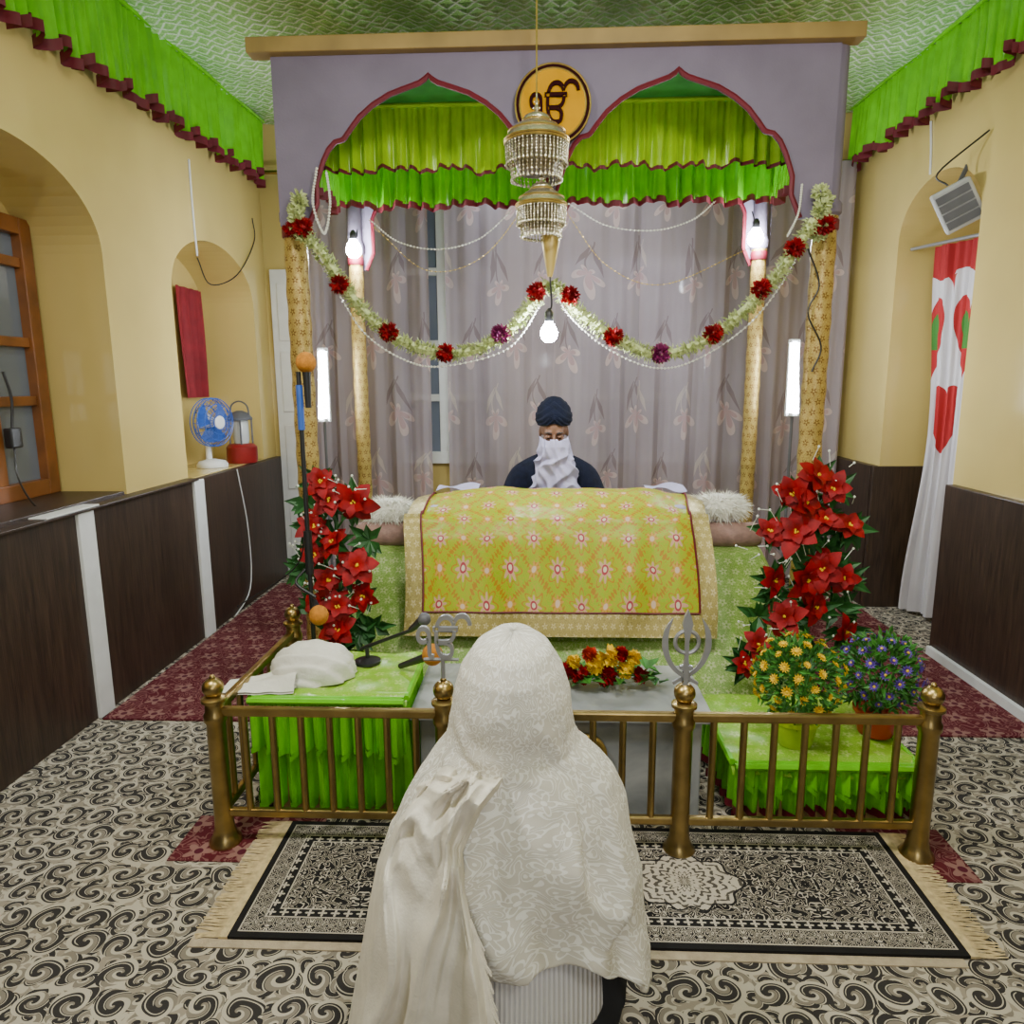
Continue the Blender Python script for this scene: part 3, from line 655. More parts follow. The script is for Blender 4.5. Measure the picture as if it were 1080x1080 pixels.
for px,py0,py1,nm in ((340,371,441,'left'),(838,362,435,'right')):
    a=at(px,py0,4.35); b=at(px,py1,4.35)
    r=thing('tube_light',(b.x,4.35,0),'lit vertical white tube lamp inside the %s front pillar'%nm,'tube light','vertical tube lights')
    m=MB(); m.tube([a,b],.024,12); m.build('tube','tube',r)
    m=MB(); m.box(((a.x+b.x)/2,4.39,(a.z+b.z)/2),(.06,.03,a.z-b.z+.05)); m.box((a.x,4.36,a.z+.012),(.05,.05,.022)); m.box((b.x,4.36,b.z-.012),(.05,.05,.022)); m.build('fixture','white',r,smooth=False,bevel=.004)
    m=MB(); m.tube([(b.x,4.39,0),(b.x,4.39,b.z)],.009,8); m.lathe([(.09,0),(.09,.012),(.02,.03)],(b.x,4.39,0),20); m.build('stand','grey',r)
# ---------------------------------------------------------------- garlands
def garland(pts,reds,label,Y):
    P=catmull([at(x,y,Y) for x,y in pts],10)
    r=thing('flower_garland',P[len(P)//2],label,'garland','flower garlands on the canopy')
    m=MB(); m.tube(P,.022,6)
    for k in range(len(P)-1):
        seg=P[k+1]-P[k]; c=max(1,int(seg.length/.0075)); t=seg.normalized(); o1=t.orthogonal().normalized(); o2=t.cross(o1)
        for q in range(c):
            b=P[k]+seg*(q/c)
            for z in range(7):
                an=R(0,2*PI); d=o1*cos(an)+o2*sin(an); m.petal(b+d*.016,d+t*R(-.6,.6),t,R(.022,.038),.022)
    m.build('flower_rope','garl',r,smooth=False)
    for j,(x,y) in enumerate(reds):
        c=at(x,y,Y-.02); m=MB(); m.pom(c,.048,110,.024); m.ball(c,.022,8,6); m.build('rosette','pinkp' if j==4 else 'red',r,smooth=False)
    return P
Gl=[(318,242),(345,275),(375,318),(408,350),(447,369),(490,372),(530,354),(556,326),(578,297)]
Gr=[(582,297),(606,325),(642,352),(690,374),(738,362),(780,332),(815,296),(840,262),(858,232)]
garland(Gl,[(320,240),(358,300),(410,350),(470,372),(528,352),(566,308)],'pale green flower swag with red rosettes, left half of the canopy front',3.42)
garland(Gr,[(601,312),(647,355),(803,305),(752,352),(697,373),(838,262)],'pale green flower swag with red rosettes, right half of the canopy front',3.42)
for px,py,nm in ((866,222,'right'),(316,226,'left')):
    c=at(px,py,3.46); r=thing('flower_bunch',c,'hanging bunch of pale and red flowers at top of the %s front pillar'%nm,'flowers','flower bunches on the front pillars')
    m=MB()
    for k in range(7): m.pom(c+V((R(-.02,.02),R(-.03,.0),.07-.028*k)),.042,50,.022)
    m.build('pale_flowers','garl',r,smooth=False)
    m=MB(); m.pom(c+V((.01,-.04,-.07)),.045,70,.024); m.pom(c+V((-.035,-.03,-.075)),.04,50,.024); m.build('red_flowers','red',r,smooth=False)
def beads(pts,Y,label,r=.006,mat='pearl',gap=.016,name='bead_string'):
    P=catmull([at(x,y,Y) for i,(x,y) in enumerate(pts)],12)
    m=MB(); m.tube(P,r*.3,4)
    for i in range(len(P)-1):
        seg=(P[i+1]-P[i]).length; n=max(1,int(seg/gap))
        for q in range(n): m.ball(P[i]+(P[i+1]-P[i])*(q/n),r,6,4)
    tag(m.build(name,mat),label,'bead string','bead strings on the canopy')
beads([(330,256),(352,300),(385,352),(430,381),(470,386),(535,368),(568,324),(579,299)],3.41,'pearl string hanging just below the left garland')
beads([(583,299),(600,332),(640,367),(690,388),(735,379),(790,342),(830,290),(852,240)],3.41,'pearl string hanging just below the right garland')
beads([(390,232),(420,255),(462,263),(505,252),(540,222)],3.7,'thin bead swag crossing the left arch opening',.005)
beads([(600,215),(640,238),(690,243),(730,232),(755,212)],3.7,'thin bead swag crossing the right arch opening',.005)
beads([(334,178),(330,215),(342,246),(348,215),(344,180)],3.46,'looped pearl strand dangling at the left arch springing',.007)
beads([(846,195),(842,225),(830,250)],3.46,'short pearl strand dangling at the right arch springing',.006)
beads([(395,240),(450,285),(510,270),(566,200)],3.75,'gold chain swag sloping down behind the left arch',.004,'gold')
beads([(598,225),(640,280),(700,300),(790,262)],3.75,'gold chain swag sloping down behind the right arch',.004,'gold')
# ---------------------------------------------------------------- curtains
def curtain(name,mat,fn0,fn1,zt,zb,waves,amp,label,su,sv,nrm,gather=None,cat='curtain',group=None,seed=0):
    A=V(fn0);B=V(fn1);nrm=V(nrm)
    m=MB()
    def f(u,v):
        uu=u if gather is None else .5+(u-.5)*gather(v)
        j=noise.noise(V((u*7,seed,v*.6)))
        p=A+(B-A)*uu+nrm*amp*(sin(2*PI*waves*u+j*4)+.3*sin(2*PI*waves*2.7*u+v)+.8*j)*(.55+.45*v)
        return (p.x,p.y,zt+(zb-zt)*v)
    m.grid(f,int(waves*14),24,su=su,sv=sv)
    return tag(m.build(name,mat),label,cat,group)
m=MB(); m.tube([(XL+.02,5.36,3.0),(XR-.02,5.36,3.0)],.014,10); tag(m.build('curtain_rod','brass'),'brass rod carrying the mauve curtains along back wall','rod')
YC=5.36
curtain('curtain','sheer',(-1.78,YC,0),(-.82,YC,0),2.99,.04,5,.03,'mauve floral sheer curtain left of the bare window strip',1.1,3.,(0,1,0),group='mauve sheer curtains',seed=1)
curtain('curtain','sheer',(-.70,YC,0),(.73,YC,0),2.99,.04,6.5,.028,'mauve floral sheer curtain directly behind the seated turbaned man',1.7,3.,(0,1,0),group='mauve sheer curtains',seed=2)
curtain('curtain','sheer',(.70,YC-.05,0),(2.16,YC-.05,0),2.99,.04,7,.028,'mauve floral sheer curtain at right, beyond the right pillars',1.8,3.,(0,1,0),group='mauve sheer curtains',seed=3)
curtain('curtain','poppy',(2.38,4.62,0),(2.55,4.12,0),2.3,.03,5,.025,'white curtain with red and green heart print hanging in the right doorway',.8,2.3,(.94,.33,0),gather=lambda v:1-.35*sin(v*PI)**2,seed=4)
m=MB(); m.tube([(2.3,4.745,2.31),(2.60,3.905,2.31)],.01,8); tag(m.build('curtain_rod','steel'),'thin rod holding the heart print curtain in the doorway','rod')
curtain('curtain','redcloth',(-2.42,4.80,0),(-2.42,5.16,0),2.16,1.42,4,.015,'small red curtain in the far left niche behind the fan',.4,.8,(1,0,0),seed=5)
# ---------------------------------------------------------------- throne
tx=.075
pf_=thing('throne_platform',(.11,3.9,0),'low platform under a pale green brocade sheet sloping to the floor','platform')
PX0,PX1=-.95,1.17
m=MB(); m.bx(PX0+.06,PX1-.06,3.42,4.45,0,.6); m.build('plinth','oak',pf_,smooth=False)
m=MB()
def sheet(u,v):
    wd=1+.10*max(0,v-.5)*2
    x=(PX0+PX1)/2+(PX1-PX0)*(u-.5)*wd
    path=[(4.44,.63),(3.6,.66),(3.45,.72),(3.38,.69),(3.22,.42),(3.0,.10),(2.90,.012)]
    t=v*(len(path)-1); i=min(int(t),len(path)-2); k=t-i
    y=path[i][0]+(path[i+1][0]-path[i][0])*k; z=path[i][1]+(path[i+1][1]-path[i][1])*k
    n=.02*noise.noise(V((u*12,v*8,0)))+.012*sin(u*44+v*3)*(v>.5)
    ed=min(u,1-u); 
    if ed<.05 and v<.6: z=z-(.05-ed)*4
    return (x,y-n*(v>.5),max(.008,z+n*.4))
m.grid(sheet,70,48,su=2.1,sv=2.2); m.build('brocade_sheet','greenbro',pf_)
for (x0,x1,nm,wp) in ((at(372,562,3.4).x,at(442,562,3.4).x,'left',(412,545)),(at(735,552,3.4).x,at(808,552,3.4).x,'right',(757,534))):
    z=at(590,566,3.42).z+.005
    m=MB(); P=[V((x0+(x1-x0)*t,3.46,z)) for t in (0,.03,.12,.5,.88,.97,1)]; m.tube(P,[.02,.05,.06,.062,.06,.05,.02],14)
    tag(m.build('bolster','bolster'),'dusty rose bolster at the %s end of the throne front'%nm,'bolster','throne bolsters')
    c=at(wp[0],wp[1],3.5); c.z=max(c.z,z+.11)
    r=thing('hair_whisk',c-V((0,0,.05)),'fluffy white hair whisk lying on the %s bolster'%nm,'whisk','white whisks')
    m=MB(); m.ball(c,(.14,.075,.064),16,10)
    for k in range(1900):
        d=V((R(-1,1),R(-1,1),R(-.7,1))).normalized(); p=c+V((d.x*.13,d.y*.07,d.z*.058)); e=p+V((d.x*.03+R(-.03,.03),d.y*.03-.01,d.z*.03+R(-.035,.01))); w=V((R(-.003,.003),R(-.002,.002),.002))
        m.add([p-w,p+w,e],[(0,1,2)])
    m.build('hair','fur',r,smooth=False)
    sd=1 if nm=='left' else -1
    m=MB(); m.tube([c+V((sd*.09,.03,.0)),c+V((sd*.2,.1,.01))],[.012,.015],8); m.build('handle','steel',r)
st=thing('scripture_stand',(tx,3.5,.6),'cushioned scripture stand wrapped by the yellow brocade cover','stand')
m=MB(); m.bx(tx-.68,tx+.68,3.32,3.72,.66,.86); m.build('cot','oak',st,smooth=False,bevel=.02)
m=MB(); m.bx(tx-.62,tx+.62,3.36,3.68,.862,.925); m.build('cushion','maskw',st,smooth=False,bevel=.02)
ru=thing('brocade_cover',(tx,3.3,.4),'bright yellow-lime brocade cover with gold border draped over the scripture stand','cover')
def rf(off):
    def f(u,v):
        path=[(3.72,.87),(3.66,.955),(3.55,.985),(3.45,.975),(3.33,.93),(3.26,.88),(3.215,.80),(3.17,.66),(3.12,.50),(3.08,.37)]
        t=v*(len(path)-1); i=min(int(t),len(path)-2); k=t-i
        y=path[i][0]+(path[i+1][0]-path[i][0])*k; z=path[i][1]+(path[i+1][1]-path[i][1])*k
        x=tx+u*.71
        if v<.5: z-= .05*max(0,abs(u)-.6)/.4
        x+=.012*sin(v*9)*(abs(u)>.8)
        n=.014*noise.noise(V((u*5,v*4,1)))+.010*sin(u*17)*(v-.4 if v>.4 else 0)
        n2=.014*noise.noise(V((u*4,3.,1)))*(v<.5)
        return (x,y-n-off*(v>.35),z+n*.5+n2+off*(v<.55))
    return f
VL=.98; UB=.885
m=MB(); m.grid(rf(0),60,44,-UB,UB,.0,.91,su=.71,sv=VL); m.build('cloth','rumala',ru)
m=MB(); 
m.grid(rf(.003),5,44,-1,-UB,.15,1,su=.71,sv=VL); m.grid(rf(.003),5,44,UB,1,.15,1,su=.71,sv=VL); m.grid(rf(.003),60,6,-UB,UB,.91,1,su=.71,sv=VL); m.build('border','border',ru)
m=MB(); 
fr=rf(.008)
for u0 in (-UB,UB): m.tube([fr(u0,.15+.76*i/30) for i in range(31)],.005,5)
m.tube([fr(-UB+2*UB*i/40,.91) for i in range(41)],.005,5); m.build('edge_cord','maroon',ru)
for px0,px1,py,nm in ((462,505,522,'left'),(680,722,526,'right')):
    a=at(px0,py+4,3.62);b=at(px1,py,3.62)
    m=MB(); m.grid(lambda u,v:(a.x+(b.x-a.x)*u,3.56+.2*v,.978+.012*sin(u*6+v*3)-.02*abs(u-.5)),10,8); tag(m.build('book_cloth','maskw'),'folded white cloth peeking from the %s top of the yellow cover'%nm,'cloth','white book cloths')
# ---------------------------------------------------------------- people
def head_pieces(m,c,f,s=1.,M=None):
    c=V(c); i0=len(m.v)
    m.ball(c+V((0,-.012*f,.03))*s,(.076*s,.095*s,.088*s),20,14); m.ball(c+V((0,.022*f,-.045))*s,(.058*s,.066*s,.07*s),18,12)
    m.ball(c+V((0,.058*f,-.092))*s,(.026*s,.022*s,.02*s),10,8)
    m.tube([c+V((0,.082*f,.012))*s,c+V((0,.098*f,-.012))*s,c+V((0,.108*f,-.028))*s,c+V((0,.09*f,-.04))*s],[.009*s,.012*s,.016*s,.011*s],10)
    for k in (-1,1):
        m.ball(c+V((k*.013,.094*f,-.034))*s,.009*s,8,6); m.ball(c+V((k*.076,-.005*f,-.01))*s,(.009*s,.018*s,.032*s),10,8)
        m.ball(c+V((k*.03,.079*f,.03))*s,(.024*s,.012*s,.009*s),10,6); m.ball(c+V((k*.04,.062*f,-.025))*s,(.022*s,.022*s,.02*s),10,6)
    if M is not None: m.xf(i0,c,M)
def face_parts(par,c,f,s=1.,lip='lip',M=None,lid='skin',lower=0.):
    c=V(c)
    if M is None: M=Matrix.Identity(3)
    for k in (-1,1):
        m=MB(); m.ball(c+V((k*.031,.078*f,.006))*s,(.0130*s,.0110*s,.0085*s),12,8); m.xf(0,c,M); e=m.build('eye','iris' if lower else 'eyew',par)
        m=MB(); m.ball(c+V((k*.031,.0875*f,.002-lower*.3))*s,(.006*s,.003*s,.006*s),10,6); m.xf(0,c,M); m.build('iris','iris',e)
        m=MB(); m.ball(c+V((k*.031,.0788*f,.0105-lower))*s,(.0158*s,.0138*s,(.0075+lower*.5)*s),12,8); m.xf(0,c,M); m.build('eyelid',lid,e)
        m=MB(); m.tube([c+V((k*.014,.092*f,.030))*s,c+V((k*.032,.092*f,.035))*s,c+V((k*.05,.078*f,.028))*s],[.0035*s,.0045*s,.002*s],6); m.xf(0,c,M); m.build('eyebrow','hair',par)
    m=MB(); m.tube([c+V((-.022,.078*f,-.063))*s,c+V((-.008,.088*f,-.059))*s,c+V((0,.089*f,-.06))*s,c+V((.008,.088*f,-.059))*s,c+V((.022,.078*f,-.063))*s],[.003*s,.006*s,.006*s,.006*s,.003*s],8); m.xf(0,c,M); m.build('mouth',lip,par)
def hand(m,w,d,nrm,side,curl=.3,s=1.):
    w=V(w);d=V(d).normalized();nrm=V(nrm);nrm=(nrm-d*nrm.dot(d)).normalized();sd=d.cross(nrm).normalized()*side
    for k in (-1.,-.33,.33,1.): m.tube([w+sd*k*.018*s,w+d*.045*s+sd*k*.026*s,w+d*.085*s+sd*k*.03*s],[.014*s,.0145*s,.0115*s],8)
    for k,L in ((1.,.068),(.33,.078),(-.33,.073),(-1.,.056)):
        p=w+d*.085*s+sd*k*.031*s; a=0; pts=[p-d*.02*s,p]
        dd=(d+sd*k*.08).normalized()
        for q,fr in enumerate((.45,.32,.23)):
            a+=curl*(.5+q*.4); p=p+(dd*cos(a)+nrm*sin(a))*L*fr*s; pts.append(p)
        m.tube(pts,[.0095*s,.0095*s,.0088*s,.008*s,.0062*s],8)
    b=w+d*.025*s+sd*.022*s; m.tube([b,b+(d*.5+sd*.8).normalized()*.035*s,b+(d*.85+sd*.6).normalized()*.058*s+nrm*.01*s,b+(d*.95+sd*.45).normalized()*.078*s+nrm*.016*s],[.013*s,.0115*s,.010*s,.007*s],8)
# --- reader
bx=at(584,450,4.0).x; bz=.66
pr_=thing('person',(bx,4.1,bz),'person in navy turban and white face scarf seated behind the yellow cover','person')
HC=V((bx,3.975,1.243)); MH=Matrix.Rotation(.42,3,'X')
m=MB(); head_pieces(m,HC,-1,1.,MH)
m.tube([(bx,4.07,1.0),(bx,4.05,1.09),(bx,4.0,1.18)],[.07,.055,.055],14)
m.ball((bx,4.1,.95),(.16,.11,.17),18,12); m.ball((bx,4.12,.80),(.165,.13,.15),18,12); m.tube([(bx-.17,4.08,1.00),(bx,4.08,1.035),(bx+.17,4.08,1.00)],[.052,.065,.052],12)
for k in (-1,1):
    m.tube([(bx+k*.18,4.07,1.00),(bx+k*.235,4.0,.86),(bx+k*.235,3.93,.79)],[.048,.042,.04],12); m.tube([(bx+k*.235,3.93,.79),(bx+k*.17,3.82,.83),(bx+k*.12,3.77,.86)],[.04,.034,.025],12)
    hand(m,(bx+k*.12,3.77,.865),(-.3*k,-.2,.25),(-k,0,-.2),-1*k,.35)
    m.tube([(bx+k*.09,4.1,.75),(bx+k*.28,3.92,.735),(bx+k*.32,3.9,.72)],[.085,.07,.06],12); m.tube([(bx+k*.32,3.9,.72),(bx+k*.1,3.82,.70),(bx-k*.08,3.84,.695)],[.058,.045,.035],12)
body=fuse(m,'body','skin',pr_,.0065)
face_parts(body,HC,-1,1.,'lip',MH,'skin',.0035)
m=MB(); m.loft([(bx,4.1,.67,.24,.2),(bx,4.11,.75,.22,.17),(bx,4.1,.85,.195,.145),(bx,4.09,.95,.20,.14),(bx,4.085,1.01,.205,.125),(bx,4.08,1.05,.17,.11),(bx,4.075,1.085,.115,.09),(bx,4.06,1.12,.078,.075)],28)
m.tube(catmull([(bx-.19,4.075,.985),(bx-.10,4.08,1.035),(bx,4.08,1.06),(bx+.10,4.08,1.035),(bx+.19,4.075,.985)],4),[.064]*17,14)
for k in (-1,1): m.tube(catmull([(bx+k*.17,4.08,1.0),(bx+k*.205,4.05,.96),(bx+k*.24,4.0,.86),(bx+k*.24,3.93,.795),(bx+k*.18,3.83,.83),(bx+k*.15,3.795,.845)],4),.064,12)
fuse(m,'tunic','navy',pr_,.012)
m=MB()
for k in (-1,1): m.tube(catmull([(bx+k*.09,4.1,.76),(bx+k*.28,3.93,.745),(bx+k*.33,3.89,.73),(bx+k*.1,3.83,.715),(bx-k*.05,3.845,.71)],5),.075,12)
fuse(m,'trousers','navy',pr_,.015)
m=MB(); tc=HC+V((0,.014,.070))
def turb(u,v):
    th=.03+v*(PI*.60); a=2*PI*u-PI/2
    x=sin(th)*cos(a); y=sin(th)*sin(a); z=cos(th)
    wr=math.fmod(abs(z*3.4+abs(x)*2.3*(1 if y<0 else -.4)+20),1.0)
    wr=wr if wr<.85 else (1-wr)*5.6
    k=1+.075*wr
    zz=z*.118 if z>0 else z*.09
    brow=.022*max(0,-y)*max(0,1-abs(x)*1.7) if z<.1 else 0
    return tuple(tc+V((x*.098*k*(1-.10*max(0,z)**3),y*.118*k,zz*(1+.03*wr)+brow)))
m.grid(turb,80,60); m.xf(0,HC,Matrix.Rotation(.14,3,'X')); m.build('turban','navy',pr_,angle=1.0)
m=MB()
def scarf(u,v):
    a=(u-.5)*2*1.5
    rows=[(0.,-.050,.083,.124,0.),(.10,-.085,.090,.138,.0),(.26,-.135,.096,.134,.0),(.42,-.17,.108,.148,.02),(.7,-.25,.140,.182,.06),(1.,-.34,.168,.20,.10)]
    for p,q in zip(rows,rows[1:]):
        if p[0]<=v<=q[0]:
            k=(v-p[0])/(q[0]-p[0]); r_=[p[i]+(q[i]-p[i])*k for i in range(5)]; break
    zt=r_[1]+(.02*abs(sin(a))**2*(1-min(1,v/.3)))+(.010 if abs(a)<.25 else 0)*(1-min(1,v/.15))
    w=noise.noise(V((a*1.3,v*3,5)))
    fo=(.026*(ridge(a*.9+v*2.4+w*.9)-.4)+.016*(ridge(a*2.1-v*1.6+w)-.4))*min(1,.3+v*1.5)
    return (bx+.012*v+(r_[2]+fo)*sin(a),HC.y+r_[4]-(r_[3]+fo)*cos(a)+.03*(1-cos(a)),HC.z+zt)
m.grid(scarf,64,50); o=m.build('face_scarf','maskw',pr_)
sm=o.modifiers.new('thick','SOLIDIFY'); sm.thickness=.004
# --- woman
WY=1.38; WX=at(536,900,WY).x
wo=thing('person',(WX,WY,0),'person kneeling with back to us under an embroidered cream shawl','person')
sil=[(673,534,548),(677,516,564),(686,502,578),(706,488,591),(730,481,599),(752,478,601),(768,475,603),(783,470,610),(797,459,628),(815,444,645),(843,428,657),(882,410,665),(930,398,674),(970,394,681),(1005,391,684),(1040,389,685),(1085,388,685)]
rys=[.03,.08,.108,.130,.140,.138,.125,.117,.124,.140,.155,.17,.182,.19,.195,.195,.2]
prof=[]
for (py,xl,xr),ry in zip(sil,rys):
    a=at(xl,py,WY);b=at(xr,py,WY); prof.append(((a.z+b.z)/2,(a.x+b.x)/2,(b.x-a.x)/2,ry))
HZ=prof[0][0]
def pz(z):
    if z>=prof[0][0]: return prof[0][1:]
    for p,q in zip(prof,prof[1:]):
        if q[0]<=z<=p[0]:
            k=(p[0]-z)/(p[0]-q[0]); return tuple(p[i]+(q[i]-p[i])*k for i in (1,2,3))
    return prof[-1][1:]
WH=V((WX-.0,WY+.02,HZ-.135)); MW=Matrix.Rotation(-.12,3,'X')
m=MB(); head_pieces(m,WH,1,.95,MW)
m.tube([(WX,WY,.66),(WX,WY,.76),(WX,WY+.01,.84)],[.07,.052,.05],14)
m.ball((WX,WY,.58),(.15,.10,.16),18,12); m.ball((WX,WY,.42),(.135,.10,.17),18,12); m.ball((WX,WY-.01,.26),(.17,.14,.13),18,12)
m.tube([(WX-.14,WY,.62),(WX,WY,.66),(WX+.14,WY,.62)],[.045,.055,.045],12)
for k in (-1,1):
    m.tube([(WX+k*.15,WY,.615),(WX+k*.18,WY+.03,.52),(WX+k*.18,WY+.07,.42)],[.042,.04,.034],12); m.tube([(WX+k*.18,WY+.07,.42),(WX+k*.1,WY+.17,.50),(WX+k*.022,WY+.23,.58)],[.034,.03,.022],12)
    hand(m,(WX+k*.016,WY+.235,.59),(0,.15,1),(-k,0,0),k,.05,.92)
    m.tube([(WX+k*.09,WY,.23),(WX+k*.14,WY+.2,.17),(WX+k*.16,WY+.4,.10)],[.095,.08,.058],12); m.tube([(WX+k*.16,WY+.4,.08),(WX+k*.15,WY+.2,.075),(WX+k*.13,WY-.02,.06)],[.055,.055,.038],12)
    m.tube([(WX+k*.13,WY-.02,.055),(WX+k*.13,WY-.1,.05),(WX+k*.12,WY-.2,.03)],[.036,.038,.022],12)
wb=fuse(m,'body','skin2',wo,.008); face_parts(wb,WH,1,.95,'lip',MW,'skin2')
m=MB(); m.ball(WH+V((0,-.02,.03)),(.080,.092,.088),20,12); m.tube([WH+V((0,-.08,.0)),WH+V((0,-.07,-.1)),WH+V((0,-.06,-.2))],[.042,.03,.02],10); m.build('hair','hair',wo)
m=MB(); m.loft([(WX-.03,WY-.01,.17,.245,.17),(WX-.03,WY-.01,.24,.24,.17),(WX-.01,WY-.005,.32,.21,.155),(WX,WY,.42,.165,.125),(WX,WY,.55,.16,.11),(WX,WY,.61,.15,.095),(WX,WY,.66,.11,.08),(WX,WY,.70,.066,.062)],32)
for k in (-1,1): m.tube(catmull([(WX+k*.13,WY,.62),(WX+k*.18,WY+.03,.53),(WX+k*.19,WY+.07,.42),(WX+k*.1,WY+.17,.5),(WX+k*.04,WY+.22,.565)],4),.046,12)
fuse(m,'sweater','rib',wo,.010)
m=MB()
for k in (-1,1):
    m.tube(catmull([(WX+k*.13,WY-.04,.19),(WX+k*.17,WY+.2,.17),(WX+k*.175,WY+.41,.10),(WX+k*.17,WY+.36,.068),(WX+k*.17,WY+.2,.075),(WX+k*.15,WY-.08,.07)],5),[.125]*6+[.095]*5+[.068]*15,12)
fuse(m,'leggings','leg',wo,.012)
m=MB(); NU=180; NV=140
def crease(t): return max(0,abs(math.fmod(t+50,1.0)-.5)*2-.25)/.75
def shf(u,v):
    a=2*PI*u+PI/2
    ca,sa=cos(a),sin(a)
    back=max(0,-sa)
    hem=.21+.170*back**1.2+.014*sin(5*a+.6)+.008*sin(17*a)
    z=HZ+.004-(HZ-hem)*(v**1.08)
    cx,rx,ry=pz(z)
    if v<.0001: rx=ry=.004
    low=max(0,min(1,(HZ-.19-z)/.22))
    wob=noise.noise(V((ca*1.5,sa*1.5,z*2.5)))
    f1=crease(ca*1.0+z*2.4+wob*.6); f2=crease(-ca*1.5+z*1.6+wob*.8+.3); f3=crease(ca*2.2-z*.6+wob)
    d=1+low*(.08*noise.noise(V((ca*2.2,sa*2.2,z*4)))+.15*f1+.09*f2+.085*f3)-low*.095
    neck=max(0,1-abs(z-(HZ-.23))/.12)
    d+=.10*neck*(crease(z*8+ca*.8+wob*1.2)-.35)+.02*noise.noise(V((ca*3,sa*3,z*9)))
    yo=.02*(1-low)
    return (cx+rx*ca*(1+(d-1)*(.35 if abs(ca)>.85 else 1)),WY+yo+ry*sa*d,z)
def skipf(i,j):
    u=min(i,1-i)
    if .12<j<.40: return u<.13
    return j>=.40 and u<.05
m.grid(shf,NU,NV,su=1.5,sv=1.0,skip=skipf)
o=m.build('shawl','shawl',wo,angle=1.2); q=o.modifiers.new('t','SOLIDIFY'); q.thickness=.006; q.offset=1
Lf=[(462,806),(438,830),(412,867),(397,912),(387,965),(376,1030),(364,1095),(350,1180)]
Rg=[(536,820),(508,854),(488,898),(492,945),(502,995),(512,1040),(518,1090),(522,1150)]
def surfY(px,py):
    z=at(px,py,WY-.15).z; cx,rx,ry=pz(max(.21,z)); x=at(px,py,WY-.12).x; k=max(-1,min(1,(x-cx)/(rx*1.06)))
    return WY-ry*1.05*math.sqrt(max(0,1-k*k))-.018
m=MB()
def endf(u,v):
    t=v*(len(Lf)-1); i=min(int(t),len(Lf)-2); k=t-i
    lx=Lf[i][0]+(Lf[i+1][0]-Lf[i][0])*k; ly=Lf[i][1]+(Lf[i+1][1]-Lf[i][1])*k
    rx=Rg[i][0]+(Rg[i+1][0]-Rg[i][0])*k; ry=Rg[i][1]+(Rg[i+1][1]-Rg[i][1])*k
    px=lx+(rx-lx)*u; py=ly+(ry-ly)*u
    nz=noise.noise(V((u*2.2,v*2.6,4)))
    w=u*2.4+v*1.0+.8*nz
    fold=(crease(w)-.4)*1.2+.6*(crease(w*1.6+v*1.1+.3)-.4)+.4*noise.noise(V((u*4,v*4,7)))
    bunch=max(0,1-v/.55)
    cr=crease(u*1.3+v*5.2+.9*nz)+.6*crease(u*2.6-v*3.4+1.1*nz)
    Y=surfY(px,py)-.050-.036*fold*(.45+.55*v)-.050*bunch*(cr-.5)+.07*(max(0,.1-u)/.1)+.06*(max(0,u-.93)/.07)+.09*max(0,1-v/.05)
    p=at(px,py,Y); p.z=max(.02,p.z); return p
m.grid(endf,110,100,su=.5,sv=1.); o=m.build('shawl_end','shawl2',wo,angle=1.2); q=o.modifiers.new('t','SOLIDIFY'); q.thickness=.007
m=MB()
for k in range(44):
    u=k/43; v=.50+.36*u; p=V(endf(.985,v)); 
    m.tube([p,p+V((.010,-.006,-.02)),p+V((.018+R(0,.012),-.004,-.055-R(0,.016)))],[.003,.0025,.002],5)
f=m.build('fringe','shawl2',wo); f['kind']='stuff'
# ---------------------------------------------------------------- railing
YR=2.1; PXs=[-1.05,-.308,.447,1.202]
ra=thing('brass_railing',(.07,YR,0),'low brass railing with four ball-topped posts in front of the throne','railing')
prof_=[(.052,0),(.052,.015),(.04,.03),(.032,.06),(.03,.1),(.03,.43),(.036,.44),(.036,.46),(.03,.47),(.03,.50),(.04,.505),(.04,.515),(.022,.525)]
def post(X,Y):
    m=MB(); m.lathe(prof_,(X,Y,0),20); p=m.build('post','brass',ra)
    m=MB(); m.ball((X,Y,.55),(.034,.034,.032),16,10); m.ball((X,Y,.584),.01,8,6); m.build('finial','brass',p)
for X in PXs: post(X,YR)
post(PXs[0],2.84)
m=MB(); m.bx(PXs[0],PXs[3],YR-.013,YR+.013,.455,.485); m.build('top_rail','brass',ra,smooth=False,bevel=.006)
m=MB(); m.bx(PXs[0],PXs[3],YR-.012,YR+.012,.10,.128); m.build('bottom_rail','brass',ra,smooth=False,bevel=.006)
m=MB(); m.bx(PXs[0]-.013,PXs[0]+.013,YR,2.84,.455,.485); m.build('top_rail','brass',ra,smooth=False,bevel=.006)
m=MB(); m.bx(PXs[0]-.012,PXs[0]+.012,YR,2.84,.10,.128); m.build('bottom_rail','brass',ra,smooth=False,bevel=.006)
bm_=None
def bal(X,Y):
    global bm_
    if bm_ is None:
        m=MB(); m.tube([(X,Y,.115),(X,Y,.47)],.0115,10); o=m.build('baluster','brass',ra); bm_=(o,X,Y)
    else:
        o=bm_[0].copy(); COL.objects.link(o); o.parent=ra; o.location=(X-bm_[1],Y-bm_[2],0)
for a,b in zip(PXs,PXs[1:]):
    for k in range(1,8): bal(a+(b-a)*k/8,YR)
for k in range(1,8): bal(PXs[0],YR+.74*k/8)
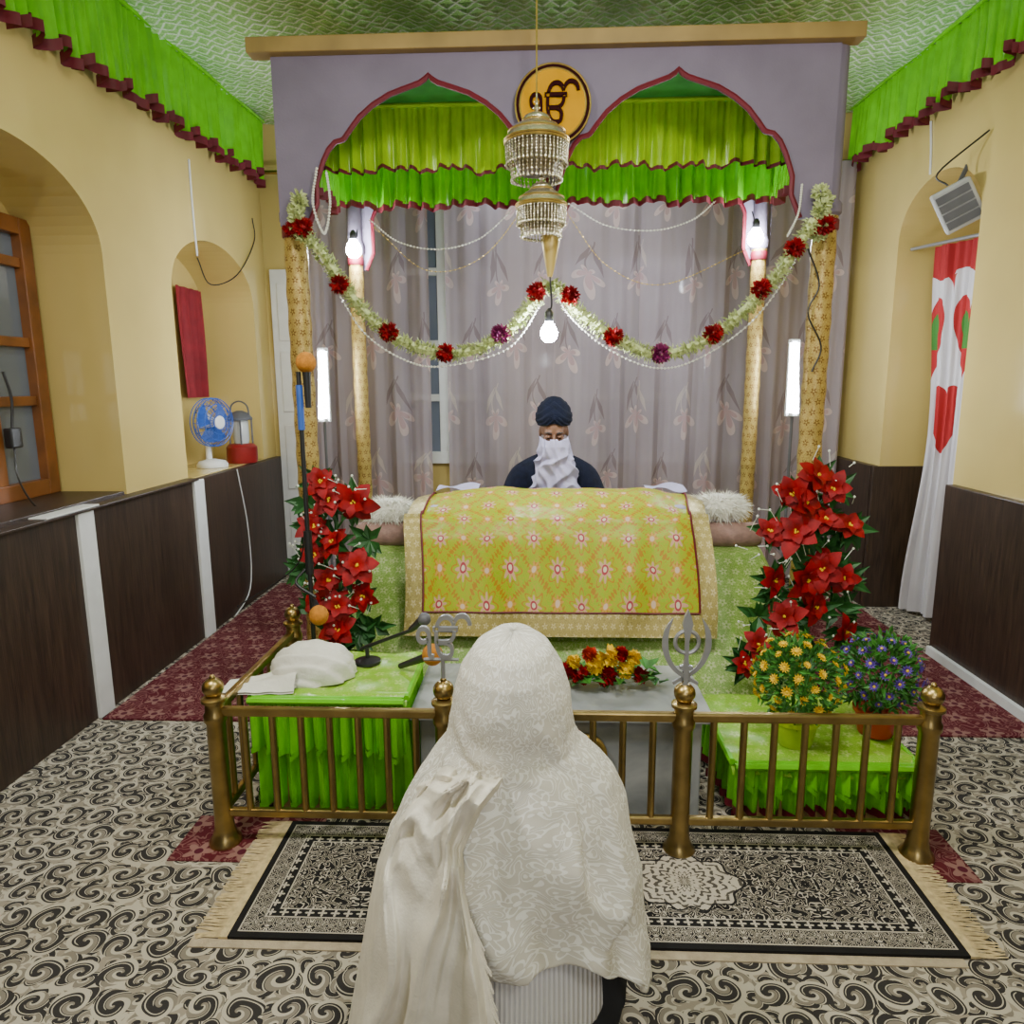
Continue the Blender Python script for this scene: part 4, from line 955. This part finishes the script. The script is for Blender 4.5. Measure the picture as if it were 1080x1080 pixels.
# emblems on the middle posts
kh=thing('khanda_emblem',(PXs[2],YR,.585),'grey metal Khanda emblem standing on the right middle railing post','emblem')
cx,cz=PXs[2],.710
KX=.74
def plate(m,out,th=.006,dy=0.):
    n=len(out); vs=[(cx+x,YR-th+dy,cz+z) for x,z in out]+[(cx+x,YR+th+dy,cz+z) for x,z in out]
    m.add(vs,[tuple(range(n)),tuple(range(n,2*n))[::-1]]+[(i,(i+1)%n,n+(i+1)%n,n+i) for i in range(n)])
m=MB(); m.ring((cx,YR-.004,cz+.008),.036,.0065,Mf,36,8); m.build('quoit','steel',kh)
bl=[(0,.112),(.010,.090),(.016,.066),(.011,.042),(.006,.015),(.006,-.05),(.009,-.066),(.020,-.070),(.020,-.078),(.008,-.082),(.006,-.12),(.010,-.13)]
m=MB(); plate(m,[(x,z) for x,z in bl]+[(-x,z) for x,z in bl[::-1] if x>0],.007,-.004); m.build('dagger','steel',kh,smooth=False)
for k in (-1,1):
    m=MB()
    C=catmull([V((-.052,0,-.128)),V((-.012,0,-.110)),V((.036,0,-.088)),V((.072,0,-.052)),V((.089,0,-.006)),V((.084,0,.042)),V((.060,0,.084))],6)
    wd=lerpr([.005,.005,.007,.010,.013,.010,.0008],6)
    Lp=[];Rp=[]
    for i,p in enumerate(C):
        t=(C[min(i+1,len(C)-1)]-C[max(i-1,0)]).normalized(); nn=V((-t.z,0,t.x)); Lp.append(p+nn*wd[i]); Rp.append(p-nn*wd[i])
    N=len(C)
    for i in range(N-1):
        q=[Lp[i],Lp[i+1],Rp[i+1],Rp[i]]
        vs=[(cx+k*p.x*KX,YR-.005+.002*k,cz+p.z) for p in q]+[(cx+k*p.x*KX,YR+.004+.002*k,cz+p.z) for p in q]
        m.add(vs,[(0,1,2,3),(7,6,5,4),(0,4,5,1),(3,2,6,7)])
    m.tube([(cx+k*.004,YR,cz-.084),(cx+k*.014,YR,cz-.122)],.005,6); m.build('sword','steel',kh,smooth=False)
ek=thing('ek_onkar_emblem',(PXs[1],YR,.585),'grey metal Ek Onkar symbol standing on the left middle railing post','emblem')
m=MB(); m.tube([(PXs[1],YR,.58),(PXs[1],YR,.67)],.007,8); m.tube([(PXs[1]-.06,YR,.652),(PXs[1]+.05,YR,.652)],.005,6); m.build('stem','steel',ek)
symbol('symbol','steel',ek,V((PXs[1]+.006,YR,.728)),.175,.150,.007,.008)
# ---------------------------------------------------------------- marble box and tables
mb=thing('marble_box',(.06,2.45,0),'grey marble block behind the middle of the railing','box')
m=MB(); m.bx(-.42,.55,2.28,2.66,0,.365); m.build('body','marble',mb,smooth=False,bevel=.006)
m=MB(); m.bx(-.45,.58,2.25,2.69,.367,.40); m.build('top_slab','marble',mb,smooth=False,bevel=.006)
c=at(617,795,2.27); md=thing('medallion',c-V((0,0,.07)),'round brass medallion fixed to the marble block front','medallion')
m=MB(); m.lathe([(.075,-.004),(.075,.006),(.06,.012)],c,28,Mf); m.build('plate','brass',md)
m=MB(); m.ring(c+V((0,-.01,0)),.07,.007,Mf,28); m.ring(c+V((0,-.012,0)),.035,.005,Mf,20); m.build('rim','gold',md)
def ctable(x0,x1,y0,y1,h,label,tmat,smat,zb,trim):
    r=thing('covered_table',((x0+x1)/2,(y0+y1)/2,0),label,'table')
    m=MB(); m.bx(x0+.03,x1-.03,y0+.03,y1-.03,.0,h-.02); m.build('frame','oak',r,smooth=False)
    def tcl(u,v):
        x=x0-.012+(x1-x0+.024)*u; y=y0-.035+(y1-y0+.06)*v; z=h+.012+.010*noise.noise(V((u*6,v*6,h)))
        if v<.12: z-=(.12-v)*.35*(1+.25*sin(u*23)); y+=(.12-v)*.12
        return (x,y,z)
    m=MB(); m.grid(tcl,30,30,su=x1-x0,sv=y1-y0); m.build('top_cloth',tmat,r)
    zm=h-(h-zb)*.45
    ruffle(r,(x0,y0,0),(x1,y0,0),h,zb,(0,-1,0),.026,10,smat,trim,.03,x0,8,'skirt',scal=.006)
    ruffle(r,(x0-.008,y0-.022,0),(x1+.008,y0-.022,0),h,zm,(0,-1,0),.020,12,smat,smat,.02,x0+7,8,'flounce')
    ruffle(r,(x0,y1,0),(x0,y0,0),h,zb,(-1,0,0),.020,7,smat,trim,.03,x0+3,8,'skirt',scal=.006)
    ruffle(r,(x1,y0,0),(x1,y1,0),h,zb,(1,0,0),.020,7,smat,trim,.03,x0+5,8,'skirt',scal=.006)
    return r
ctable(-.99,-.47,2.26,2.64,.44,'lime satin skirted table with white cloth bundle on top','toplime','satin',.05,'satin')
ctable(.66,1.26,2.26,2.76,.225,'lower lime satin skirted table carrying two flower pots','toplime','satin',.05,'maroon')
# rounded folded muslin bundle with a flat tail to the left
m=MB(); bcx=at(330,712,2.42).x; bc=V((bcx,2.43,.462))
def loaf(u,v):
    a=2*PI*u; th=PI*.5*v*1.08
    x=sin(th)*cos(a); y=sin(th)*sin(a); z=max(-.05,cos(th))
    wr=math.fmod(abs(y*2.2+z*1.5+.25*x+.25*noise.noise(V((x*1.5,y*1.5,2)))+20),1.0)
    wr=wr if wr<.88 else (1-wr)*7.3
    k=1+.12*wr+.05*noise.noise(V((x*3,y*3,z*3)))
    return tuple(bc+V((x*.145*k,y*.115*k,(z**.8 if z>0 else z)*.108*k)))
m.grid(loaf,72,40)
tlx0=at(238,736,2.30).x; tlx1=bcx-.02
def tail(u,v):
    x=tlx0+(tlx1-tlx0)*u; y=2.29+.08*u+(v-.5)*(.12+.08*u); z=.466+.055*u*u*(1-(2*v-1)**2)+.012*(ridge(v*2.2+u*.6)-.3)*(.5+u)+.006*noise.noise(V((u*5,v*5,2)))
    return (x,y,z)
m.grid(tail,30,24); m.grid(lambda u,v:(tail(u,v)[0],tail(u,v)[1],min(tail(u,v)[2]-.008,.466)),30,24)
m.uv={}
bo=thing('cloth_bundle',(bcx,2.42,.455),'folded cream muslin bundle with a loose tail on the left green table','cloth')
o=m.build('cloth','bundle',bo,angle=2.)
# ---------------------------------------------------------------- floral pieces
def poinsettia(blooms,leafpts,Y,stemx,label):
    base=V((stemx,Y+.03,0)); r=thing('poinsettia_arrangement',base,label,'flowers','tall poinsettia arrangements')
    top=max(at(x,y,Y).z for x,y,s in blooms)
    m=MB(); m.tube([base,(stemx,Y+.03,top*.5),(stemx,Y+.03,top-.05)],[.016,.013,.008],8)
    for x,y,s in blooms:
        p=at(x,y,Y); m.tube([(stemx,Y+.03,max(.1,p.z-.12)),p],[.005,.004],5)
    m.build('stem','leaf',r)
    m=MB(); m.lathe([(.09,0),(.11,.1),(.1,.12)],base,20); m.build('base','blk',r)
    m=MB()
    for x,y,s in blooms+[(a,b,22) for a,b in leafpts]:
        p=at(x,y,Y+.03)
        for k in range(12):
            a=R(0,2*PI); m.petal(p,(cos(a),R(-.7,.1),sin(a)),(0,-1,.2),R(.07,.12),R(.035,.055))
    m.build('foliage','leaf',r,smooth=False)
    m=MB()
    for k in range(60):
        x,y,s=random.choice(blooms); p=at(x+R(-25,25),y+R(-25,25),Y-.02); q=p+V((R(-.05,.05),R(-.04,0),R(0,.07))); m.tube([p,q],.0015,4); m.ball(q,.0055,5,4)
    f=m.build('sprig','sprig',r); f['kind']='stuff'
    for x,y,s in blooms:
        c=at(x,y,Y-.03); n=V((R(-.7,.7),-1,R(-.1,.8))).normalized(); o1=n.orthogonal().normalized(); o2=n.cross(o1); L=s*Y/750*1.08; ph=R(0,2)
        m=MB()
        for k in range(6):
            a=2*PI*k/6+ph+R(-.2,.2); d=o1*cos(a)+o2*sin(a); m.bract(c,d+n*R(-.25,.35),n,L*R(.85,1.15),L*.70)
        for k in range(5):
            a=2*PI*k/5+ph+.4; d=o1*cos(a)+o2*sin(a); m.bract(c+n*.008,d+n*.6,n,L*.65,L*.48)
        b=m.build('bloom','red',r,angle=1.2)
        m=MB()
        for k in range(4): m.ball(c+n*.016+o1*R(-.008,.008)+o2*R(-.008,.008),.005,6,4)
        m.build('bloom_center','yel',b)
PY=2.86
poinsettia([(338,508,18),(374,530,24),(346,528,20),(330,556,18),(352,572,20),(376,598,24),(345,612,18),(334,640,17),(356,640,22),(385,628,17),(358,664,22),(330,585,15)],[(380,665),(395,660),(370,685),(320,600),(345,690),(325,530),(390,570)],PY,at(355,600,PY).x,'red poinsettia arrangement beside the left front pillar')
poinsettia([(860,502,22),(836,520,20),(848,530,24),(880,515,18),(870,548,18),(840,562,26),(895,555,17),(868,600,22),(850,612,24),(890,610,17),(815,612,18),(828,652,24),(858,640,20),(800,680,18),(785,700,14),(890,665,17),(812,560,15)],[(855,690),(800,650),(820,690),(880,640),(870,580),(835,590),(790,690),(850,560),(820,630),(880,600)],PY+.04,at(858,600,PY+.04).x,'red poinsettia arrangement beside the right front pillar')
def mum(px,py,rpx,Y,ztab,petm,potm,label,potw,nfl,cent):
    c=at(px,py,Y); rad=rpx*Y/.945/750
    r=thing('potted_flowers',(c.x,Y,ztab),label,'potted flowers')
    m=MB(); h=.10; m.lathe([(potw*.72,ztab),(potw*.76,ztab+.005),(potw*.95,ztab+h*.85),(potw*1.04,ztab+h*.86),(potw*1.04,ztab+h),(potw*.95,ztab+h),(potw*.9,ztab+h*.9)],(c.x,Y,0),24); m.build('pot',potm,r)
    m=MB(); cz=ztab+h+rad*.95
    C=V((c.x,Y,cz))
    for k in range(1200):
        d=V((R(-1,1),R(-1,1),R(-.95,1))); 
        if d.length>1 or d.length<.1: continue
        d.normalize(); q=C+V((d.x,d.y,d.z*1.02))*rad*R(.55,.98); m.petal(q,d+V((R(-.8,.8),R(-.8,.8),R(-.5,.8))),d,R(.03,.05),.016)
    for k in range(10): m.tube([(c.x,Y,ztab+h*.6),C+V((R(-1,1),R(-1,1),R(-.3,.8)))*rad*.7],.004,5)
    m.build('foliage','leaf2',r,smooth=False)
    m=MB()
    for k in range(11):
        a=2*PI*k/11; m.petal((0,0,0),(cos(a),sin(a),.18),(0,0,1),.02,.009)
    for k in range(8):
        a=2*PI*k/8+.2; m.petal((0,0,.003),(cos(a),sin(a),.6),(0,0,1),.013,.008)
    me=bpy.data.meshes.new('flower'); me.from_pydata(m.v,[],m.f); me.materials.append(MT[petm])
    m2=MB(); m2.ball((0,0,.005),(.006,.006,.004),8,5); me2=bpy.data.meshes.new('flower_center'); me2.from_pydata(m2.v,[],m2.f); me2.materials.append(MT[cent])
    for k in range(nfl):
        z=1-1.6*(k+.5)/nfl; a=k*2.39996; rr=math.sqrt(1-z*z); d=V((rr*cos(a),rr*sin(a),z*1.0))
        f=inst('flower',me,r,C+d*rad*R(.96,1.06),(d+V((R(-.3,.3),R(-.3,.3),R(-.2,.3)))).to_track_quat('Z','Y').to_euler(),R(.7,1.1)); ORG[f.name]=V((0,0,0))
        g=bpy.data.objects.new('flower_center',me2); COL.objects.link(g); g.parent=f
mum(842,710,44,2.38,.242,'yel','limepot','round bush of yellow daisies in a lime pot on the right table',.08,70,'yel')
mum(928,712,40,2.46,.242,'vio','redpot','round bush of violet flowers in a red pot on the right table',.078,65,'yel')
c0=at(640,708,2.5); fa=thing('flower_arrangement',(c0.x,2.5,.40),'low mixed red and yellow roses lying on the marble block','flowers')
m=MB()
for k in range(70):
    x=at(R(583,697),700,2.5).x; p=V((x,2.5+R(-.07,.07),.405+R(0,.05))); a=R(0,2*PI); m.petal(p,(cos(a),sin(a),R(.05,.7)),(0,0,1),R(.06,.10),.04)
m.build('foliage','leaf2',fa,smooth=False)
for px,py,mm,rd in ((596,708,'red',.035),(612,712,'red',.04),(628,700,'yel',.04),(643,692,'yel',.042),(640,712,'red',.045),(660,706,'yel',.035),(676,712,'red',.032),(655,690,'red',.03),(622,690,'redpot',.03),(668,694,'yel',.03),(605,698,'yel',.028)):
    p=at(px,py,2.46); p.z=max(p.z,.43); m=MB(); m.pom(p,rd,60,.03); m.ball(p,rd*.45,8,6); m.build('rose',mm,fa,smooth=False)
# ---------------------------------------------------------------- microphones
MY=2.72
X=at(322,520,MY).x; zt=at(323,392,MY).z
ms=thing('microphone_stand',(X,MY,0),'tall thin black microphone stand in front of the left poinsettias','microphone stand')
m=MB(); m.tube([(X,MY,.02),(X,MY,zt)],.009,10); m.tube([(X,MY,at(322,605,MY).z),(X,MY,at(322,560,MY).z)],.016,10); m.build('pole','blk',ms)
m=MB(); m.lathe([(.10,0),(.10,.015),(.03,.03),(.015,.05)],(X,MY,0),24); m.build('base','blk',ms)
m=MB(); a=at(322,600,MY); b=at(333,630,MY-.06); m.tube(catmull([a,a+V((-.03,-.03,-.05)),b],6),.006,8); m.build('gooseneck','blk',ms)
def mic(p,d,label,wind=True,L=.15):
    p=V(p); d=V(d).normalized(); r=thing('microphone',p,label,'microphone','microphones at the throne')
    m=MB(); m.tube([p-d*L,p-d*.03,p-d*.01,p],[.011,.015,.018,.018],12); m.build('handle','blk',r)
    m=MB(); 
    if wind: m.ball(p+d*.02,(.038,.038,.04),16,12); m.build('windscreen','orangefoam',r)
    else: m.ball(p+d*.015,(.024,.024,.024),14,10); m.build('grille','grey',r)
mic(at(323,388,MY),(0,0,1),'orange foam topped microphone at the top of the tall stand')
m=MB(); m.tube([(X,MY,zt-.05),(X,MY,zt-.22)],.013,10); tag(m.build('mic_wrap','fanblue'),'blue tape wrapped below the topmost microphone','tape')
b=at(335,645,MY-.06); mic(b,(.3,-.5,-.35),'orange foam microphone lower down on the left stand',True,.06)
bs=thing('desk_microphone_stand',(at(388,702,2.55).x,2.55,.455),'short black boom stand on the left green table','microphone stand')
q0=at(388,702,2.55); q1=at(436,664,2.45)
m=MB(); m.lathe([(.05,.455),(.05,.465),(.012,.475)],(q0.x,2.55,0),18); m.tube([(q0.x,2.55,.47),(q0.x,2.55,.52)],.008,8); m.build('base','blk',bs)
m=MB(); m.tube([(q0.x-.03,2.57,.50),(q0.x,2.55,.52),q1],.007,8); m.build('boom','blk',bs)
mic(at(445,655,2.43),(q1-q0)+V((0,-.02,0)),'bare black microphone raised on the short boom stand',False,.07)
e=at(452,692,2.42); f=at(415,705,2.5); mic(e,e-f,'black microphone with orange foam lying left of the Ek Onkar emblem',True,.15)
m=MB(); m.tube([(f.x-.0,2.5,.40),(f.x,2.5,f.z-.01)],.008,8); m.lathe([(.045,.402),(.045,.41),(.01,.42)],(f.x,2.5,0),16); tag(m.build('microphone_holder','blk'),'small black holder under the orange-tipped microphone on marble','microphone stand')
# ---------------------------------------------------------------- fan, lantern, niche things
fan=thing('table_fan',(-2.2,4.70,.962),'blue and white table fan on the far left ledge','fan')
FY=4.70; FZ=1.26; M=Matrix.Rotation(-.35,3,'Z')@Matrix.Rotation(PI/2,3,'Y'); fc=V((-2.2,FY,FZ))
m=MB()
for r_,o_ in ((.16,0),(.158,.03),(.12,.055),(.08,.062),(.05,.065),(.158,-.03),(.11,-.05)): m.ring(fc+M@V((0,0,o_)),r_,.0035,M,32,5)
for k in range(28):
    a=2*PI*k/28; m.tube([fc+M@V((.05*cos(a),.05*sin(a),.065)),fc+M@V((.12*cos(a),.12*sin(a),.055)),fc+M@V((.16*cos(a),.16*sin(a),0)),fc+M@V((.1*cos(a),.1*sin(a),-.05))],.002,4)
m.build('guard','fanblue',fan)
m=MB()
for k in range(3):
    a0=2*PI*k/3
    m.grid(lambda u,v:fc+M@V(((.03+.105*v)*cos(a0+(u-.5)*1.5),(.03+.105*v)*sin(a0+(u-.5)*1.5),(u-.5)*.04)),8,6)
m.build('blade','fanblue',fan)
m=MB(); m.lathe([(.03,-.09),(.055,-.08),(.055,-.03),(.03,.0),(.03,.03),(.01,.04)],fc,18,M); m.ball(fc+M@V((0,0,.068)),(.045,.045,.008),14,8,M); m.build('motor','white',fan)
m=MB(); m.tube([(-2.25,FY+.02,.98),(-2.25,FY+.02,FZ-.04)],[.022,.016],12); m.lathe([(.10,.962),(.10,.98),(.085,1.0),(.025,1.015)],(-2.22,FY,0),24); m.build('base','white',fan)
lan=thing('lantern',(-2.13,4.98,.962),'red based emergency lantern beside the fan','lantern')
lc=V((-2.13,4.98,.962))
m=MB(); m.lathe([(.10,0),(.105,.02),(.105,.11),(.085,.13),(.06,.135)],lc,24); m.build('base','redpl',lan)
m=MB(); m.lathe([(.05,.136),(.055,.16),(.055,.29),(.05,.30)],lc,20); m.build('globe','lglass',lan)
m=MB(); m.lathe([(.085,.30),(.085,.315),(.055,.35),(.02,.365)],lc,20)
for k in range(4): m.tube([lc+V((.075*cos(k*PI/2+.4),.075*sin(k*PI/2+.4),.13)),lc+V((.075*cos(k*PI/2+.4),.075*sin(k*PI/2+.4),.305))],.006,6)
m.tube(catmull([lc+V((-.07,0,.32)),lc+V((-.055,0,.40)),lc+V((0,0,.43)),lc+V((.055,0,.40)),lc+V((.07,0,.32))],5),.006,6); m.build('cage','grey',lan)
ac=atX(14,462,XL-.29); ad=thing('power_adapter',ac-V((0,0,.05)),'black power adapter hanging on the orange window frame','adapter')
m=MB(); m.box(ac,(.04,.07,.09)); m.build('case','blk',ad,smooth=False,bevel=.008)
m=MB(); m.tube(catmull([atX(3,392,XL-.30),atX(12,420,XL-.29),ac+V((0,0,.04))],6),.006,6); m.tube(catmull([ac-V((0,0,.04)),atX(18,500,XL-.27),atX(30,525,XL-.19),atX(45,541,XL-.09)],6),.004,6); m.build('cable','blk',ad)
def wire(pts,r,mat,label,name='cable',cat='cable'):
    m=MB(); m.tube(catmull(pts,6),r,6); tag(m.build(name,mat),label,cat)
wire([atX(199,168,XL+.005),atX(203,220,XL+.005),atX(208,270,XL+.005)],.006,'white','white conduit running down the left wall below the valance','conduit','conduit')
wire([atX(208,272,XL+.012),atX(222,300,XL-.05),atX(250,290,XL+.012),atX(268,255,XL+.012),atX(266,230,XL+.012)],.004,'blk','black wire looping across the far left arch')
wire([atX(982,128,XR-.005),atX(982,160,XR-.005),atX(981,184,XR-.005)],.006,'white','white conduit running down the right wall below the valance','conduit','conduit')
wire([atX(250,495,XL+.055),atX(262,560,XL+.055),atX(264,620,XL+.055),atX(245,655,XL+.055)],.004,'white','white wire hanging down the dark panel by the fan')
wire([at(852,262,3.51),at(864,300,3.51),at(852,330,3.51),at(866,365,3.51),at(856,392,3.51)],.004,'blk','black wire hanging down the right front pillar')
wire([at(250,640,2.90),at(310,600,2.78),at(322,560,MY-.01)],.003,'blk','thin black wire reaching the tall microphone stand')
wc=at(1010,217,4.02)
wbx=thing('wall_box',wc,'white box with dark slotted face fixed in the right doorway arch','box')
M=Matrix.Rotation(-.55,3,'Z')@Matrix.Rotation(-.45,3,'Y')@Matrix.Rotation(.25,3,'X')
m=MB(); m.box(wc,(.19,.13,.22),0,M); m.build('case','offwhite',wbx,smooth=False,bevel=.012)
m=MB()
for k in range(4): m.box(wc+M@V((-.0,-.068,-.072+.046*k)),(.155,.012,.038),0,M)
m.build('louvre','grey',wbx,smooth=False)
m=MB(); m.tube([wc+M@V((.05,.05,.1)),(XR+.06,4.12,2.70)],.012,8); m.build('bracket','grey',wbx)
wire([wc+V((-.06,0,.10)),wc+V((-.1,.03,.17)),(XR-.012,3.88,2.72)],.005,'blk','black cable feeding the white box in the doorway arch')
# ---------------------------------------------------------------- rugs
RX0,RX1,RY0,RY1=-.86,1.13,1.68,2.205; rc=((RX0+RX1)/2,(RY0+RY1)/2)
m=MB(); m.bx(RX0-.10,RX1-.02,RY0-.028,RY1-.1,.0005,.004); tag(m.build('floor_mat','beige',smooth=False),'thin beige mat showing below the black patterned rug','mat')
rg=thing('patterned_rug',(rc[0],rc[1],0),'black and cream medallion rug with straw fringes before the railing','rug')
m=MB(); m.bx(RX0,RX1,RY0,RY1,.0045,.013); m.build('field','rug',rg,smooth=False)
for x,s in ((RX0,-1),(RX1,1)):
    m=MB(); m.bx(min(x,x+s*.025),max(x,x+s*.025),RY0,RY1,.004,.011)
    for k in range(90):
        y=RY0+(RY1-RY0)*(k+.5)/90; m.tube([(x+s*.02,y,.009),(x+s*.05,y+R(-.004,.004),.008),(x+s*R(.085,.105),y+R(-.01,.01),.006)],[.003,.003,.002],4)
    f=m.build('fringe','fringe',rg)
for x0,x1,y0,y1,lb in ((-2.0,-1.15,2.95,5.2,'red floral runner along the left aisle beside the throne'),(1.32,2.14,2.9,5.1,'red floral runner along the right aisle beside the throne')):
    m=MB(); m.bx(x0,x1,y0,y1,.0005,.008); tag(m.build('aisle_rug','redrug',smooth=False),lb,'rug')
for x0,x1,y0,y1,lb in ((-1.20,-.75,2.0,2.24,'dark red mat under the left railing post'),(1.0,1.34,1.98,2.24,'dark red mat under the right railing post')):
    m=MB(); m.bx(x0,x1,y0,y1,.0004,.0035); tag(m.build('floor_mat','redrug',smooth=False),lb,'mat')
# ---------------------------------------------------------------- light
def area(loc,tgt,size,e,c=(1,1,1)):  # area lights kept out of sight, no fixtures modelled
    l=bpy.data.lights.new('unseen_area_light','AREA'); l.energy=e; l.size=size; l.color=c
    o=bpy.data.objects.new('unseen_area_light',l); COL.objects.link(o); o.location=loc; o.rotation_euler=(V(tgt)-V(loc)).to_track_quat('-Z','Y').to_euler()
area((-1.3,1.3,3.05),(.0,1.7,.3),.35,50,(1,.98,.94))
area((.5,1.5,3.0),(0.05,3.3,.5),.4,36,(1,.98,.95))  # added to brighten the throne area, no fixture seen there
area((1.0,-.6,2.8),(0,4,1.0),.7,24,(1,.97,.93))
area((.05,4.9,2.9),(.05,4.6,0),1.2,9,(.85,.9,1))
area((.2,-1.2,1.5),(.2,2.6,3.4),1.0,24,(1,.99,.96))  # added uplight behind the camera to brighten the ceiling, not a ceiling fixture
w=bpy.data.worlds.new('world'); S.world=w; w.use_nodes=True
w.node_tree.nodes['Background'].inputs[0].default_value=(.95,.97,1,1); w.node_tree.nodes['Background'].inputs[1].default_value=.11
